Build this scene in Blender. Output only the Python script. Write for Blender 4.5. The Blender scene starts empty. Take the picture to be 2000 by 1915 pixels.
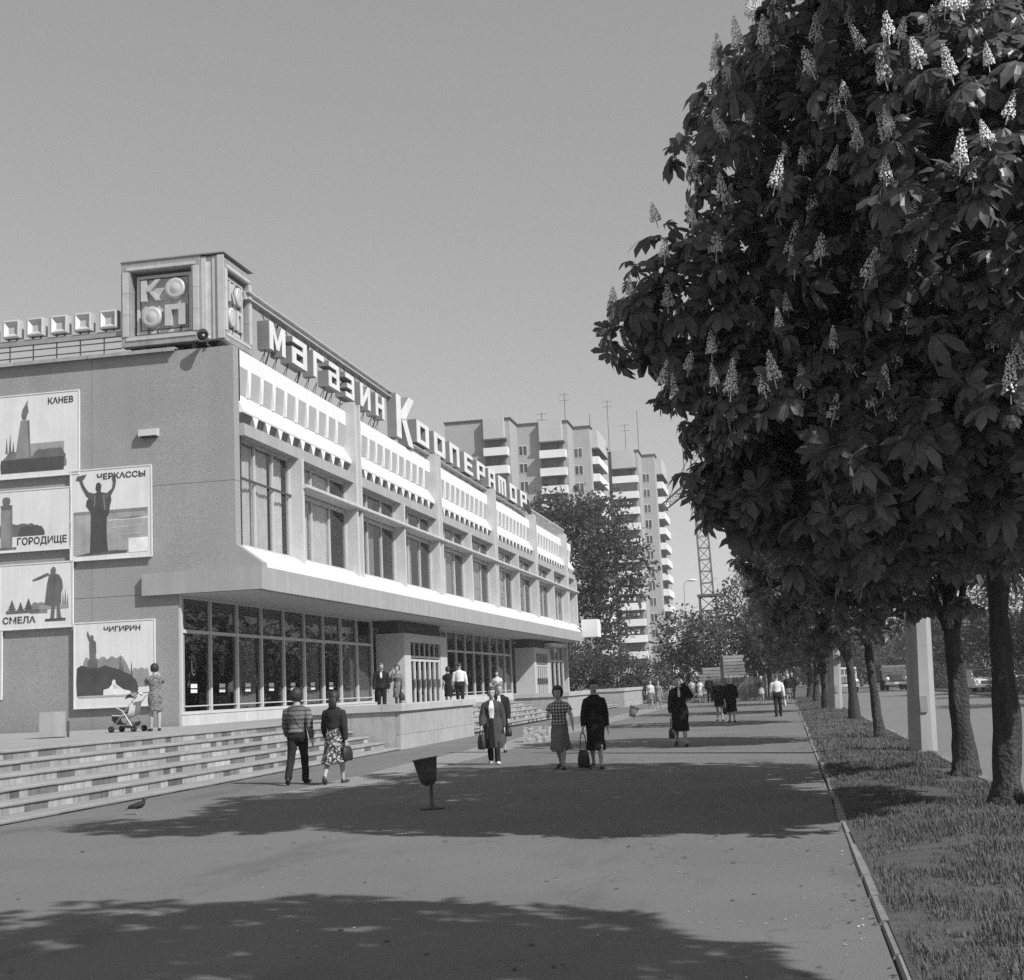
import bpy, bmesh, math, random
import numpy as np
from mathutils import Vector, Matrix, noise

random.seed(7)
rng = np.random.default_rng(7)
SC = bpy.context.scene
COL = SC.collection
R = math.radians

# ------------------------------------------------------------------ camera
cd = bpy.data.cameras.new('camera'); cam = bpy.data.objects.new('camera', cd); COL.objects.link(cam)
cd.sensor_fit = 'HORIZONTAL'; cd.sensor_width = 36.0; cd.lens = 48.6
cd.clip_start = 0.1; cd.clip_end = 4000
c_r = Vector((.98038696, .19199325, -.04449719)); c_d = Vector((-.07059276, .13129745, -.9888264)); c_f = Vector((-.18400563, .97257368, .14227564))
cam.matrix_world = Matrix(((c_r.x, -c_d.x, -c_f.x, 0), (c_r.y, -c_d.y, -c_f.y, 0), (c_r.z, -c_d.z, -c_f.z, 1.52), (0, 0, 0, 1)))
SC.camera = cam

# ------------------------------------------------------------------ sky, sun, exposure (black-and-white film: the sky's colour is read as grey)
SUN = Vector((.86, -.51, .90)).normalized()
elev = math.asin(SUN.z); azim = math.atan2(SUN.x, SUN.y)
w = bpy.data.worlds.new('World'); SC.world = w; w.use_nodes = True
nt = w.node_tree; nt.nodes.clear()
sky = nt.nodes.new('ShaderNodeTexSky'); sky.sky_type = 'NISHITA'; sky.sun_disc = False
sky.sun_elevation = elev; sky.sun_rotation = azim; sky.air_density = 1.0; sky.dust_density = 0.6; sky.ozone_density = 1.0
bw = nt.nodes.new('ShaderNodeRGBToBW'); bg = nt.nodes.new('ShaderNodeBackground'); wo = nt.nodes.new('ShaderNodeOutputWorld')
nt.links.new(sky.outputs[0], bw.inputs[0]); hz = nt.nodes.new('ShaderNodeMath'); hz.operation = 'MULTIPLY_ADD'; hz.inputs[1].default_value = .95; hz.inputs[2].default_value = 2.1   # thin even haze over the whole sky
nt.links.new(bw.outputs[0], hz.inputs[0]); nt.links.new(hz.outputs[0], bg.inputs[0]); bg.inputs[1].default_value = 0.081
nt.links.new(bg.outputs[0], wo.inputs[0])
ld = bpy.data.lights.new('sun', 'SUN'); ld.energy = 5.0; ld.angle = R(0.55)
lo = bpy.data.objects.new('sun', ld); COL.objects.link(lo); lo.rotation_euler = (-SUN).to_track_quat('-Z', 'Y').to_euler(); lo.location = (30, -20, 40)
SC.view_settings.view_transform = 'Standard'; SC.view_settings.look = 'None'; SC.view_settings.exposure = 0.08; SC.view_settings.gamma = 1.0
SC.view_settings.use_curve_mapping = False
SC.render.engine = 'CYCLES'
SC.cycles.max_bounces = 6; SC.cycles.transparent_max_bounces = 12; SC.cycles.use_denoising = False

# ------------------------------------------------------------------ helpers
def tag(o, label=None, cat=None, group=None, kind=None):
    if label: o['label'] = label
    if cat: o['category'] = cat
    if group: o['group'] = group
    if kind: o['kind'] = kind
    return o

def empty(name, loc=(0, 0, 0), rz=0.0, label=None, cat=None, group=None):
    o = bpy.data.objects.new(name, None); COL.objects.link(o)
    o.location = loc; o.rotation_euler = (0, 0, rz); o.empty_display_size = 0.1
    return tag(o, label, cat, group)

def link(name, me, parent=None, loc=None):
    o = bpy.data.objects.new(name, me); COL.objects.link(o)
    if parent: o.parent = parent
    if loc is not None: o.location = loc
    return o

def inst(name, src, parent=None, loc=(0, 0, 0), rot=(0, 0, 0), scale=(1, 1, 1)):
    o = src if src.name in COL.objects and not src.get('_used') else None
    o = bpy.data.objects.new(name, src.data if hasattr(src, 'data') else src); COL.objects.link(o)
    if parent: o.parent = parent
    o.location = loc; o.rotation_euler = rot; o.scale = scale
    return o

class MB:
    """collects shapes into one mesh"""
    def __init__(s, shift=(0, 0, 0)): s.v = []; s.f = []; s.m = []; s.sm = []; s.sh = shift; s.mi = 0; s.smooth = False
    def add(s, vs, fs):
        b = len(s.v); sx, sy, sz = s.sh
        s.v += [(x - sx, y - sy, z - sz) for x, y, z in vs]
        for f in fs: s.f.append(tuple(b + i for i in f)); s.m.append(s.mi); s.sm.append(s.smooth)
    def box(s, x0, x1, y0, y1, z0, z1):
        s.add([(x0, y0, z0), (x1, y0, z0), (x1, y1, z0), (x0, y1, z0), (x0, y0, z1), (x1, y0, z1), (x1, y1, z1), (x0, y1, z1)],
              [(3, 2, 1, 0), (4, 5, 6, 7), (0, 1, 5, 4), (1, 2, 6, 5), (2, 3, 7, 6), (3, 0, 4, 7)])
        return s
    def prism(s, pts, axis, a, b):
        """polygon (ccw seen from +axis) of 2-d points extruded along axis 'x','y','z' from a to b"""
        n = len(pts)
        def P(p, t):
            return (t, p[0], p[1]) if axis == 'x' else ((p[0], t, p[1]) if axis == 'y' else (p[0], p[1], t))
        vs = [P(p, a) for p in pts] + [P(p, b) for p in pts]
        fs = [tuple(range(n - 1, -1, -1)), tuple(range(n, 2 * n))] + [(i, (i + 1) % n, n + (i + 1) % n, n + i) for i in range(n)]
        s.add(vs, fs); return s
    def tube(s, pts, rad, n=8, caps=True):
        pts = [Vector(p) for p in pts]; k = len(pts)
        if not hasattr(rad, '__len__'): rad = [rad] * k
        up = Vector((0, 0, 1)); vs = []; prev = None
        for i, p in enumerate(pts):
            d = (pts[min(i + 1, k - 1)] - pts[max(i - 1, 0)])
            d = d.normalized() if d.length > 1e-9 else Vector((0, 0, 1))
            if prev is None:
                a = d.cross(up) if abs(d.z) < .95 else d.cross(Vector((0, 1, 0)))
            else:
                a = prev - d * prev.dot(d)
            a.normalize(); prev = a; b = d.cross(a)
            r = rad[i]; ra, rb = (r if hasattr(r, '__len__') else (r, r))
            for j in range(n):
                t = 2 * math.pi * j / n
                vs.append(tuple(p + a * (math.cos(t) * ra) + b * (math.sin(t) * rb)))
        fs = [(i * n + j, i * n + (j + 1) % n, (i + 1) * n + (j + 1) % n, (i + 1) * n + j) for i in range(k - 1) for j in range(n)]
        if caps: fs += [tuple(range(n - 1, -1, -1)), tuple((k - 1) * n + j for j in range(n))]
        s.add(vs, fs); return s
    def lathe(s, prof, c=(0, 0, 0), n=20, M=None):
        vs = []; k = len(prof)
        for r, z in prof:
            for j in range(n):
                t = 2 * math.pi * j / n; p = Vector((r * math.cos(t), r * math.sin(t), z))
                if M: p = M @ p
                vs.append((p.x + c[0], p.y + c[1], p.z + c[2]))
        fs = [(i * n + j, i * n + (j + 1) % n, (i + 1) * n + (j + 1) % n, (i + 1) * n + j) for i in range(k - 1) for j in range(n)]
        fs += [tuple(range(n - 1, -1, -1)), tuple((k - 1) * n + j for j in range(n))]
        s.add(vs, fs); return s
    def ell(s, c, r, nu=12, nv=8, M=None):
        prof = [(math.sin(math.pi * (i + .02) / (nv + .04)), -math.cos(math.pi * (i + .02) / (nv + .04))) for i in range(nv + 1)]
        S = Matrix.Diagonal((r[0], r[1], r[2])); 
        return s.lathe(prof, c, nu, (M @ S) if M else S)
    def mesh(s, name, mats):
        me = bpy.data.meshes.new(name); me.from_pydata(s.v, [], s.f)
        if not isinstance(mats, (list, tuple)): mats = [mats]
        for m in mats: me.materials.append(m)
        if len(mats) > 1: me.polygons.foreach_set('material_index', s.m)
        me.polygons.foreach_set('use_smooth', s.sm)
        me.update(); return me
    def build(s, name, mats, parent=None, loc=None):
        return link(name, s.mesh(name, mats), parent, loc)

def np_mesh(name, V, F, mat, smooth=False):
    me = bpy.data.meshes.new(name); n, k = F.shape
    me.vertices.add(len(V)); me.vertices.foreach_set('co', np.ascontiguousarray(V, np.float32).ravel())
    me.loops.add(n * k); me.loops.foreach_set('vertex_index', np.ascontiguousarray(F, np.int32).ravel())
    me.polygons.add(n); me.polygons.foreach_set('loop_start', np.arange(0, n * k, k, dtype=np.int32))
    me.polygons.foreach_set('use_smooth', np.full(n, smooth))
    me.materials.append(mat); me.update(calc_edges=True); return me

# ------------------------------------------------------------------ grey materials (the photograph is black and white)
MATS = {}
def grey(name, a, rough=.85, var=.12, scale=6.0, fine=0.0, fscale=180.0, bump=0.0, bscale=60.0, rnd=0.0, spec=.3, metal=0.0, bdist=.02, streak=0.0, sscale=1.0, stretch=(1, 1, 1)):
    """grey surface: albedo a, broad variation var, fine speckle, bump, per-object variation rnd, vertical streaks"""
    if name in MATS: return MATS[name]
    m = bpy.data.materials.new(name); m.use_nodes = True; t = m.node_tree; N = t.nodes; L = t.links
    b = N['Principled BSDF']; b.inputs['Roughness'].default_value = rough; b.inputs['Metallic'].default_value = metal
    b.inputs['Specular IOR Level'].default_value = spec
    tc = N.new('ShaderNodeTexCoord'); geo = N.new('ShaderNodeNewGeometry')
    def noise_n(sc, det=4, vec=None):
        n = N.new('ShaderNodeTexNoise'); n.inputs['Scale'].default_value = sc; n.inputs['Detail'].default_value = det
        L.new(vec or geo.outputs['Position'], n.inputs['Vector']); return n.outputs[0]
    def math_n(op, x, y):
        n = N.new('ShaderNodeMath'); n.operation = op
        for i, v in enumerate((x, y)):
            if isinstance(v, (int, float)): n.inputs[i].default_value = v
            else: L.new(v, n.inputs[i])
        return n.outputs[0]
    val = None
    def mul(v, x):
        return x if v is None else math_n('MULTIPLY', v, x)
    if var:
        q = math_n('ADD', math_n('MULTIPLY', math_n('SUBTRACT', noise_n(scale), .5), var * 4), 1.0); val = mul(val, q)
    if fine:
        q = math_n('ADD', math_n('MULTIPLY', math_n('SUBTRACT', noise_n(fscale, 2), .5), fine * 4), 1.0); val = mul(val, q)
    if rnd:
        oi = N.new('ShaderNodeObjectInfo')
        q = math_n('ADD', math_n('MULTIPLY', math_n('SUBTRACT', oi.outputs['Random'], .5), rnd * 2), 1.0); val = mul(val, q)
    if streak:
        mp = N.new('ShaderNodeMapping'); mp.inputs['Scale'].default_value = (sscale * 6, sscale * 6, sscale * .35); L.new(geo.outputs['Position'], mp.inputs[0])
        s1 = noise_n(1.0, 3, mp.outputs[0])
        q = math_n('ADD', math_n('MULTIPLY', math_n('SUBTRACT', s1, .5), streak * 4), 1.0); val = mul(val, q)
    if val is None:
        b.inputs['Base Color'].default_value = (a, a, a, 1)
    else:
        v = math_n('MULTIPLY', val, a); cl = N.new('ShaderNodeClamp'); cl.inputs[1].default_value = .008; cl.inputs[2].default_value = .9; L.new(v, cl.inputs[0])
        cmb = N.new('ShaderNodeCombineColor'); [L.new(cl.outputs[0], cmb.inputs[i]) for i in range(3)]
        L.new(cmb.outputs[0], b.inputs['Base Color'])
    if bump:
        bp = N.new('ShaderNodeBump'); bp.inputs['Strength'].default_value = min(1, bump); bp.inputs['Distance'].default_value = bdist
        L.new(noise_n(bscale, 4), bp.inputs['Height']); L.new(bp.outputs[0], b.inputs['Normal'])
    MATS[name] = m; return m

def glass_mat(name, tint=.5, refl=1.0):
    m = bpy.data.materials.new(name); m.use_nodes = True; N = m.node_tree.nodes; L = m.node_tree.links; N.clear()
    o = N.new('ShaderNodeOutputMaterial'); mx = N.new('ShaderNodeMixShader'); tr = N.new('ShaderNodeBsdfTransparent'); gl = N.new('ShaderNodeBsdfGlossy')
    fr = N.new('ShaderNodeFresnel'); fr.inputs[0].default_value = 1.52
    tr.inputs[0].default_value = (tint, tint, tint, 1); gl.inputs[0].default_value = (refl, refl, refl, 1); gl.inputs['Roughness'].default_value = .015
    ge = N.new('ShaderNodeNewGeometry'); iv = N.new('ShaderNodeMath'); iv.operation = 'SUBTRACT'; iv.inputs[0].default_value = 1.0; L.new(ge.outputs['Backfacing'], iv.inputs[1])
    mu = N.new('ShaderNodeMath'); mu.operation = 'MULTIPLY'; L.new(iv.outputs[0], mu.inputs[0]); L.new(fr.outputs[0], mu.inputs[1])
    L.new(mu.outputs[0], mx.inputs[0]); L.new(tr.outputs[0], mx.inputs[1]); L.new(gl.outputs[0], mx.inputs[2]); L.new(mx.outputs[0], o.inputs[0])
    return m

def text_mesh(body, size, extrude, mat, bold=0.0, name='lettering', sx=1.0):
    """flat or raised lettering as a mesh in the XZ plane, facing -Y"""
    c = bpy.data.curves.new('t', 'FONT'); c.body = body; c.size = size; c.extrude = extrude; c.offset = bold; c.resolution_u = 2; c.align_x = 'LEFT'
    o = bpy.data.objects.new('t', c); COL.objects.link(o)
    bpy.context.view_layer.update()
    me = bpy.data.meshes.new_from_object(o.evaluated_get(bpy.context.evaluated_depsgraph_get()))
    bpy.data.objects.remove(o); bpy.data.curves.remove(c)
    me.transform(Matrix.Rotation(R(90), 4, 'X') @ Matrix.Diagonal((sx, 1, 1, 1)))
    me.materials.clear(); me.materials.append(mat); me.name = name
    return me

# ground-floor frame of the store: its long front turns a third of a degree off the street
SP = Vector((-15.25, 37.45, 0)); SROT = -0.006
SM = Matrix.Translation(SP) @ Matrix.Rotation(SROT, 4, 'Z')
def store_pt(x, y, z): return SM @ (Vector((x, y, z)) - SP)
# ------------------------------------------------------------------ materials of the setting
def asphalt_mat(name, a, crack=.0):
    m = grey(name, a, .9, .10, 1.3, .16, 55.0, .25, 90.0, spec=.25)
    return m
M_asph = grey('asphalt', .165, .9, .09, .45, .26, 85.0, .45, 120.0, spec=.25)
M_apron = grey('concrete_paving', .25, .9, .10, 2.2, .14, 60.0, .25, 90.0, spec=.25)
M_road = grey('road_asphalt', .18, .85, .08, .7, .15, 60.0, .25, 90.0, spec=.3)
M_soil = grey('soil', .085, .95, .25, 5.0, .2, 60.0, .5, 60.0)
M_field = grey('far_ground', .10, .95, .2, .2, .1, 6.0)
M_kerb = grey('kerb_stone', .23, .9, .14, 5.0, .16, 80.0, .5, 60.0, rnd=.16)
M_riser = grey('riser_stone', .31, .9, .12, 5.0, .12, 90.0, .3, 70.0, rnd=.30, streak=.24, sscale=1.6)
M_riserd = grey('riser_stone_stained', .13, .9, .15, 5.0, .14, 90.0, .3, 70.0, rnd=.25, streak=.22, sscale=1.8)
M_tread = grey('tread_stone', .29, .88, .10, 3.5, .1, 90.0, .25, 70.0, rnd=.08)
M_granite = grey('granite', .35, .8, .08, 2.5, .18, 45.0, .2, 80.0, rnd=.06, streak=.08)
M_cap = grey('cap_stone', .41, .85, .10, 3.0, .12, 70.0, .25, 70.0, rnd=.06)
M_join = grey('mortar', .12, .95, .1)

def sheet(name, x0, x1, y0, y1, z, mat, nx=1, ny=1, kind='structure'):
    b = MB()
    for i in range(nx):
        for j in range(ny):
            xa, xb = x0 + (x1 - x0) * i / nx, x0 + (x1 - x0) * (i + 1) / nx; ya, yb = y0 + (y1 - y0) * j / ny, y0 + (y1 - y0) * (j + 1) / ny
            b.add([(xa, ya, z), (xb, ya, z), (xb, yb, z), (xa, yb, z)], [(0, 1, 2, 3)])
    return tag(b.build(name, mat), kind=kind)

sheet('ground', -1500, 1500, -60, 3000, -.14, M_field)
# pavement: asphalt with worn patches and thin cracks
pv = MB(); pv.box(-10.92, .455, -8, 103.0, -.13, 0.0)
pav = tag(pv.build('pavement', M_asph), kind='structure')
t = M_asph.node_tree; N = t.nodes; L = t.links; P = N['Principled BSDF']
def rewrite_asphalt():
    geo = N.new('ShaderNodeNewGeometry')
    col = P.inputs['Base Color'].links[0].from_socket
    sep = N.new('ShaderNodeSeparateXYZ'); L.new(geo.outputs['Position'], sep.inputs[0])
    mp = N.new('ShaderNodeMapping'); mp.inputs['Scale'].default_value = (.55, .16, 1); L.new(geo.outputs['Position'], mp.inputs[0])
    n1 = N.new('ShaderNodeTexNoise'); n1.inputs['Scale'].default_value = 1.6; n1.inputs['Detail'].default_value = 6; n1.inputs['Roughness'].default_value = .65; L.new(mp.outputs[0], n1.inputs['Vector'])
    r1 = N.new('ShaderNodeMapRange'); r1.inputs[1].default_value = .54; r1.inputs[2].default_value = .74; r1.inputs[3].default_value = 1.0; r1.inputs[4].default_value = .66; L.new(n1.outputs[0], r1.inputs[0])
    n2 = N.new('ShaderNodeTexVoronoi'); n2.feature = 'DISTANCE_TO_EDGE'; n2.inputs['Scale'].default_value = .33
    n3 = N.new('ShaderNodeTexNoise'); n3.inputs['Scale'].default_value = 1.4; n3.inputs['Detail'].default_value = 5; L.new(geo.outputs['Position'], n3.inputs['Vector'])
    va = N.new('ShaderNodeVectorMath'); va.operation = 'MULTIPLY_ADD'; va.inputs[1].default_value = (1.1, 1.1, 1.1); L.new(n3.outputs[1], va.inputs[0]); L.new(geo.outputs['Position'], va.inputs[2]); L.new(va.outputs[0], n2.inputs['Vector'])
    r2 = N.new('ShaderNodeMapRange'); r2.inputs[1].default_value = .0; r2.inputs[2].default_value = .006; r2.inputs[3].default_value = .78; r2.inputs[4].default_value = 1.0; L.new(n2.outputs['Distance'], r2.inputs[0])
    mm = N.new('ShaderNodeMath'); mm.operation = 'MULTIPLY'; L.new(r1.outputs[0], mm.inputs[0]); L.new(r2.outputs[0], mm.inputs[1])
    # the lighter strip of worn concrete along the terraces has its own sheet; here the asphalt greys a little towards it
    mx = N.new('ShaderNodeMix'); mx.data_type = 'RGBA'; mx.blend_type = 'MULTIPLY'; mx.inputs[0].default_value = 1.0
    cc = N.new('ShaderNodeCombineColor'); [L.new(mm.outputs[0], cc.inputs[i]) for i in range(3)]
    L.new(col, mx.inputs[6]); L.new(cc.outputs[0], mx.inputs[7]); L.new(mx.outputs[2], P.inputs['Base Color'])
rewrite_asphalt()
# worn concrete strip along the terraces, laid as irregular slabs
strip = empty('concrete_path'); strip['kind'] = 'structure'
slab_meshes = []
rs = random.Random(3)
y = 20.5
while y < 100:
    ln = rs.uniform(1.7, 2.3); x0 = -8.15 + .011 * (y - 20) * 0; wv = .95 + .25 * min(1, (y - 20) / 10)
    b = MB(); j = rs.uniform(-.05, .05)
    b.box(-8.2 + j, -8.2 + wv + j, y, y + ln - .015, -.05, .006 + rs.uniform(0, .004)); b.build('paving_slab', M_apron, strip)
    y += ln
# kerb stones between pavement and verge
kerb = empty('kerb'); kerb['kind'] = 'structure'
y = 3.0; kms = []
for k in range(6):
    b = MB(); w_ = .038 + .004 * (k % 3); b.prism([(-w_, -.15), (w_, -.15), (w_ - .003, -.004), (w_ * .6, .01), (-w_ * .7, .01), (-w_, -.01)], 'y', 0, .965 + .005 * (k % 4)); kms.append(b.mesh('kerb_stone', M_kerb))
while y < 100:
    link('kerb_stone', kms[rs.randrange(6)], kerb, (.508 + .012 * math.sin(y * .35) + rs.uniform(-.007, .007), y, .010 + rs.uniform(-.012, .006))).rotation_euler = (rs.uniform(-.005, .005), rs.uniform(-.04, .04), rs.uniform(-.007, .007)); y += 1.0
vb = MB()
ny = 130; nx = 8
for j in range(ny + 1):
    yy = -6 + 110 * j / ny
    for i in range(nx + 1):
        xx = .512 + 2.008 * i / nx
        e = math.sin(math.pi * i / nx)
        vb.v.append((xx, yy, .02 + .05 * e + .035 * e * noise.noise((xx * 1.3, yy * .8, 0))))
for j in range(ny):
    for i in range(nx):
        a = j * (nx + 1) + i; vb.f.append((a, a + 1, a + nx + 2, a + nx + 1)); vb.m.append(0); vb.sm.append(True)
tag(vb.build('verge', M_soil), kind='structure')
# road, its kerbs and the far verge
b = MB(); b.box(2.66, 11.2, -10, 240, -.135, -.08); tag(b.build('road', M_road), kind='structure')
rk = empty('road_kerb'); rk['kind'] = 'structure'
b = MB(); b.prism([(-.07, -.2), (.07, -.2), (.07, .0), (.05, .02), (-.07, .02)], 'y', 0, 1.97); km = b.mesh('kerb_stone', M_kerb)
for k in range(60): link('kerb_stone', km, rk, (2.59 + rs.uniform(-.01, .01), 4 + 2 * k, .02 + rs.uniform(-.008, .008)))
for k in range(60): link('kerb_stone', km, rk, (11.27 + rs.uniform(-.01, .01), 30 + 2 * k, .02 + rs.uniform(-.008, .008)))
b = MB(); b.box(11.35, 40, 10, 260, -.135, .02); tag(b.build('far_verge', grey('far_grass', .09, .95, .25, .8, .25, 20.0)), kind='structure')
# low kerb wall that closes the pavement at the building site
b = MB(); b.prism([(-.15, -.1), (.15, -.1), (.15, .16), (-.15, .18)], 'y', 0, 7.6); o = tag(b.build('end_kerb', M_kerb), kind='structure'); o.location = (.6, 98.5, 0); o.rotation_euler = (0, 0, R(80))

# ------------------------------------------------------------------ grass blades on the verge
def grass(name, n, y0, y1, hmin, hmax, wd, a):
    yy = y0 + (y1 - y0) * rng.random(n) ** 1.35; xx = .55 + 1.96 * rng.random(n)
    # tufts and worn spots
    pat = np.array([noise.noise((x * 1.5, v * 1.0, 3.1)) + .6 * noise.noise((x * 5, v * 4, 9)) for x, v in zip(xx, yy)]); keep = pat + .35 * rng.random(n) > -.02
    xx = xx[keep]; yy = yy[keep]; n = len(xx)
    e = np.sin(np.pi * (xx - .6) / 1.92)
    zz = .015 + .05 * e
    h = (hmin + (hmax - hmin) * rng.random(n) ** 1.5) * np.clip(.55 + 1.1 * pat[keep], .4, 1.5); an = rng.random(n) * 2 * np.pi; ln = .7 * rng.random(n) * h
    ca, sa = np.cos(an), np.sin(an); pa, pb = np.cos(an + 1.57) * wd, np.sin(an + 1.57) * wd
    V = np.zeros((n, 5, 3), np.float32)
    V[:, 0] = np.stack([xx - pa, yy - pb, zz], 1); V[:, 1] = np.stack([xx + pa, yy + pb, zz], 1)
    V[:, 2] = np.stack([xx + pa * .7 + ca * ln * .4, yy + pb * .7 + sa * ln * .4, zz + h * .6], 1); V[:, 3] = np.stack([xx - pa * .7 + ca * ln * .4, yy - pb * .7 + sa * ln * .4, zz + h * .6], 1)
    V[:, 4] = np.stack([xx + ca * ln, yy + sa * ln, zz + h], 1)
    base = np.arange(n)[:, None] * 5
    F = np.concatenate([base + np.array([[0, 1, 2]]), base + np.array([[0, 2, 3]]), base + np.array([[3, 2, 4]])])
    o = link(name, np_mesh(name, V.reshape(-1, 3), F, a)); return tag(o, kind='stuff')
M_grass = grey('grass_blade', .115, .8, .30, 1.3, .25, 30.0, spec=.2)
grass('grass', 95000, 5.5, 26, .025, .105, .0040, M_grass)
grass('grass', 45000, 20, 100, .03, .12, .008, M_grass)

# ------------------------------------------------------------------ stone steps up to the landing
def steps(name, label, x0, y0, y1, n, first, rise, tread, run_to):
    root = empty(name, (0, 0, 0), 0, label, 'steps', 'flights of stone steps in front of the store')
    cache = {}
    def piece(kind, ln, mat):
        key = (kind, round(ln, 2), mat.name)
        if key not in cache:
            b = MB()
            if kind == 'r': b.box(-.06, 0, 0, ln - .008, 0, rise - .052)
            else: b.prism([(-tread - .03, 0), (.028, 0), (.034, .012), (.034, .04), (.026, .05), (-tread - .03, .05)], 'y', 0, ln - .006)
            cache[key] = b.mesh('riser_stone' if kind == 'r' else 'tread_slab', mat)
        return cache[key]
    for k in range(n):
        zt = first + rise * k; xf = x0 - tread * k
        b = MB(); b.box(xf - tread - .1, xf - .062, y0, y1, -.12, zt - .054); b.build('step_core', M_join, root)
        y = y0 + rs.uniform(0, .2)
        while y < y1 - .15:
            ln = min(rs.choice((.25, .3, .4, .5, .6)), y1 - y)
            mat = M_riserd if rs.random() < .30 else M_riser
            link('riser_stone', piece('r', ln, mat), root, (xf + rs.uniform(-.004, .004), y, zt - rise)); y += ln
        y = y0
        while y < y1 - .1:
            ln = min(rs.choice((1.2, 1.2, 1.0, 1.5)), y1 - y)
            link('tread_slab', piece('t', ln, M_tread), root, (xf, y, zt - .05 + rs.uniform(-.003, .003))); y += ln
    return root
steps('stone_steps', 'wide stained stone steps with the pigeon in front, left of the dark granite terrace end', -10.5, 15.0, 37.25, 6, .07, .165, .45, 0)
steps('stone_steps', 'sunlit stone steps behind the woman in white sneakers, between the first two terraces', -10.9, 46.7, 67.5, 5, .235, .165, .45, 0)
steps('stone_steps', 'small far stone steps between the second and third terrace walls', -10.9, 75.3, 91.8, 5, .235, .165, .45, 0)
# landing behind the steps
M_land = grey('landing_paving', .30, .9, .10, 1.5, .15, 60.0, .25, 80.0)
b = MB((0, 0, 0)); b.box(-34, -13.2, 12, 37.2, -.12, .89); tag(b.build('landing', M_land), kind='structure')
b = MB(); b.box(-17.02, -13.2, 37.21, 108, -.12, .885); tag(b.build('landing', M_land), kind='structure')

# ------------------------------------------------------------------ granite terraces
def terrace(label, y0, y1, left_x=-13.2):
    root = empty('granite_terrace', (-10.5, y0, 0), 0, label, 'terrace', 'granite terraces before the store')
    sh = (-10.5, y0, 0)
    b = MB(sh); b.box(left_x, -10.62, y0 + .12, y1 - .1, -.1, .90); b.box(-10.95, -10.62, y0 + .12, y1 - .1, .90, 1.04)
    b.box(left_x, -10.95, y0 + .12, y0 + .45, .90, 1.04); b.build('wall_core', M_join, root)
    def face(u0, u1, z0, z1, end):
        b = MB(sh)
        if end: b.box(u0 + .004, u1 - .004, y0, y0 + .118, z0 + .004, z1 - .004)
        else: b.box(-10.618, -10.5, u0 + .004, u1 - .004, z0 + .004, z1 - .004)
        b.build('granite_slab', M_granite, root)
    y = y0
    while y < y1 - .3:
        ln = min(1.55, y1 - y)
        if y1 - y - ln < .5: ln = y1 - y
        for z0, z1 in ((-.05, .40), (.40, 1.045)): face(y, y + ln, z0, z1, False)
        y += ln
    x = -10.622
    while x > left_x + .1:
        xn = max(left_x, x - 1.3)
        face(xn, x, -.05, 1.045, True); x = xn
    # cap stones
    y = y0 - .08
    while y < y1:
        ln = min(1.5, y1 + .05 - y)
        if ln < .2: break
        b = MB(sh); b.prism([(-11.0, 1.05), (-10.42, 1.05), (-10.42, 1.235), (-10.44, 1.25), (-11.0, 1.25)], 'y', y, y + ln - .006); b.build('cap_stone', M_cap, root); y += ln
    x = -11.006
    while x > left_x:
        xn = max(left_x - .02, x - 1.2)
        b = MB(sh); b.box(xn, x - .006, y0 - .08, y0 + .5, 1.05, 1.25); b.build('cap_stone', M_cap, root); x = xn
        if x <= left_x: break
    return root
terrace('pale granite terrace wall with overhanging cap, nearest of the three, below the couple', 37.35, 46.6)
terrace('granite terrace wall behind the plaid woman, in front of the second entrance', 67.8, 75.2)
terrace('far granite terrace wall with bushes above it, farthest along the pavement', 92.0, 103.9)
# open rubble-faced planter on the pavement
root = empty('stone_planter', (-7.0, 39.4, 0), 0, 'low rubble-faced stone block on the pavement left of the plaid woman', 'planter')
b = MB()
q = np.random.default_rng(5)
nx, nz = 16, 7
for face in range(4):
    base = len(b.v)
    for j in range(nz + 1):
        for i in range(nx + 1):
            u = -.38 + .76 * i / nx; z = .42 * j / nz; d = .38 + .03 * noise.noise((u * 9, z * 9, face * 3.3))
            x, yv = ((u, -d), (d, u), (-u, d), (-d, -u))[face]
            if i in (0, nx): x, yv = ((-.38 if i == 0 else .38, -.38), (.38, -.38 if i == 0 else .38), (.38 if i == 0 else -.38, .38), (-.38, .38 if i == 0 else -.38))[face]
            b.v.append((x, yv, z))
    for j in range(nz):
        for i in range(nx):
            a = base + j * (nx + 1) + i; b.f.append((a, a + 1, a + nx + 2, a + nx + 1)); b.m.append(0); b.sm.append(False)
b.build('rubble_side', grey('rubble', .40, .95, .12, 14.0, .38, 34.0, 1.0, 34.0), root)
b = MB(); b.box(-.37, .37, -.37, .37, .36, .40); b.build('soil', M_soil, root)

# fallen blossom, leaf bits and grit on the pavement
def litter(name, n, mat, smin, smax, y0, y1, pw):
    yy = y0 + (y1 - y0) * rng.random(n) ** 1.3; xx = .44 - 8.5 * rng.random(n) ** pw; an = rng.random(n) * 6.28; s_ = smin + (smax - smin) * rng.random(n) ** 2
    ca, sa = np.cos(an) * s_, np.sin(an) * s_; k = .35 + .4 * rng.random(n); lift = rng.random(n) * s_ * .6
    V = np.stack([np.stack([xx - ca, yy - sa, np.full(n, .004)], 1), np.stack([xx + sa * k, yy - ca * k, .006 + lift * .5], 1), np.stack([xx + ca, yy + sa, .005 + lift], 1), np.stack([xx - sa * k, yy + ca * k, .006 + lift * .3], 1)], 1).reshape(-1, 3)
    tag(link(name, np_mesh(name, V, np.arange(n * 4).reshape(-1, 4), mat)), kind='stuff')
litter('fallen_petals', 900, grey('petal', .50, .9, .2, 20.0), .006, .016, 5.5, 40, 2.2)
litter('leaf_litter', 700, grey('leaf_litter', .07, .9, .3, 20.0), .008, .035, 5.5, 45, 2.6)
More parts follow.
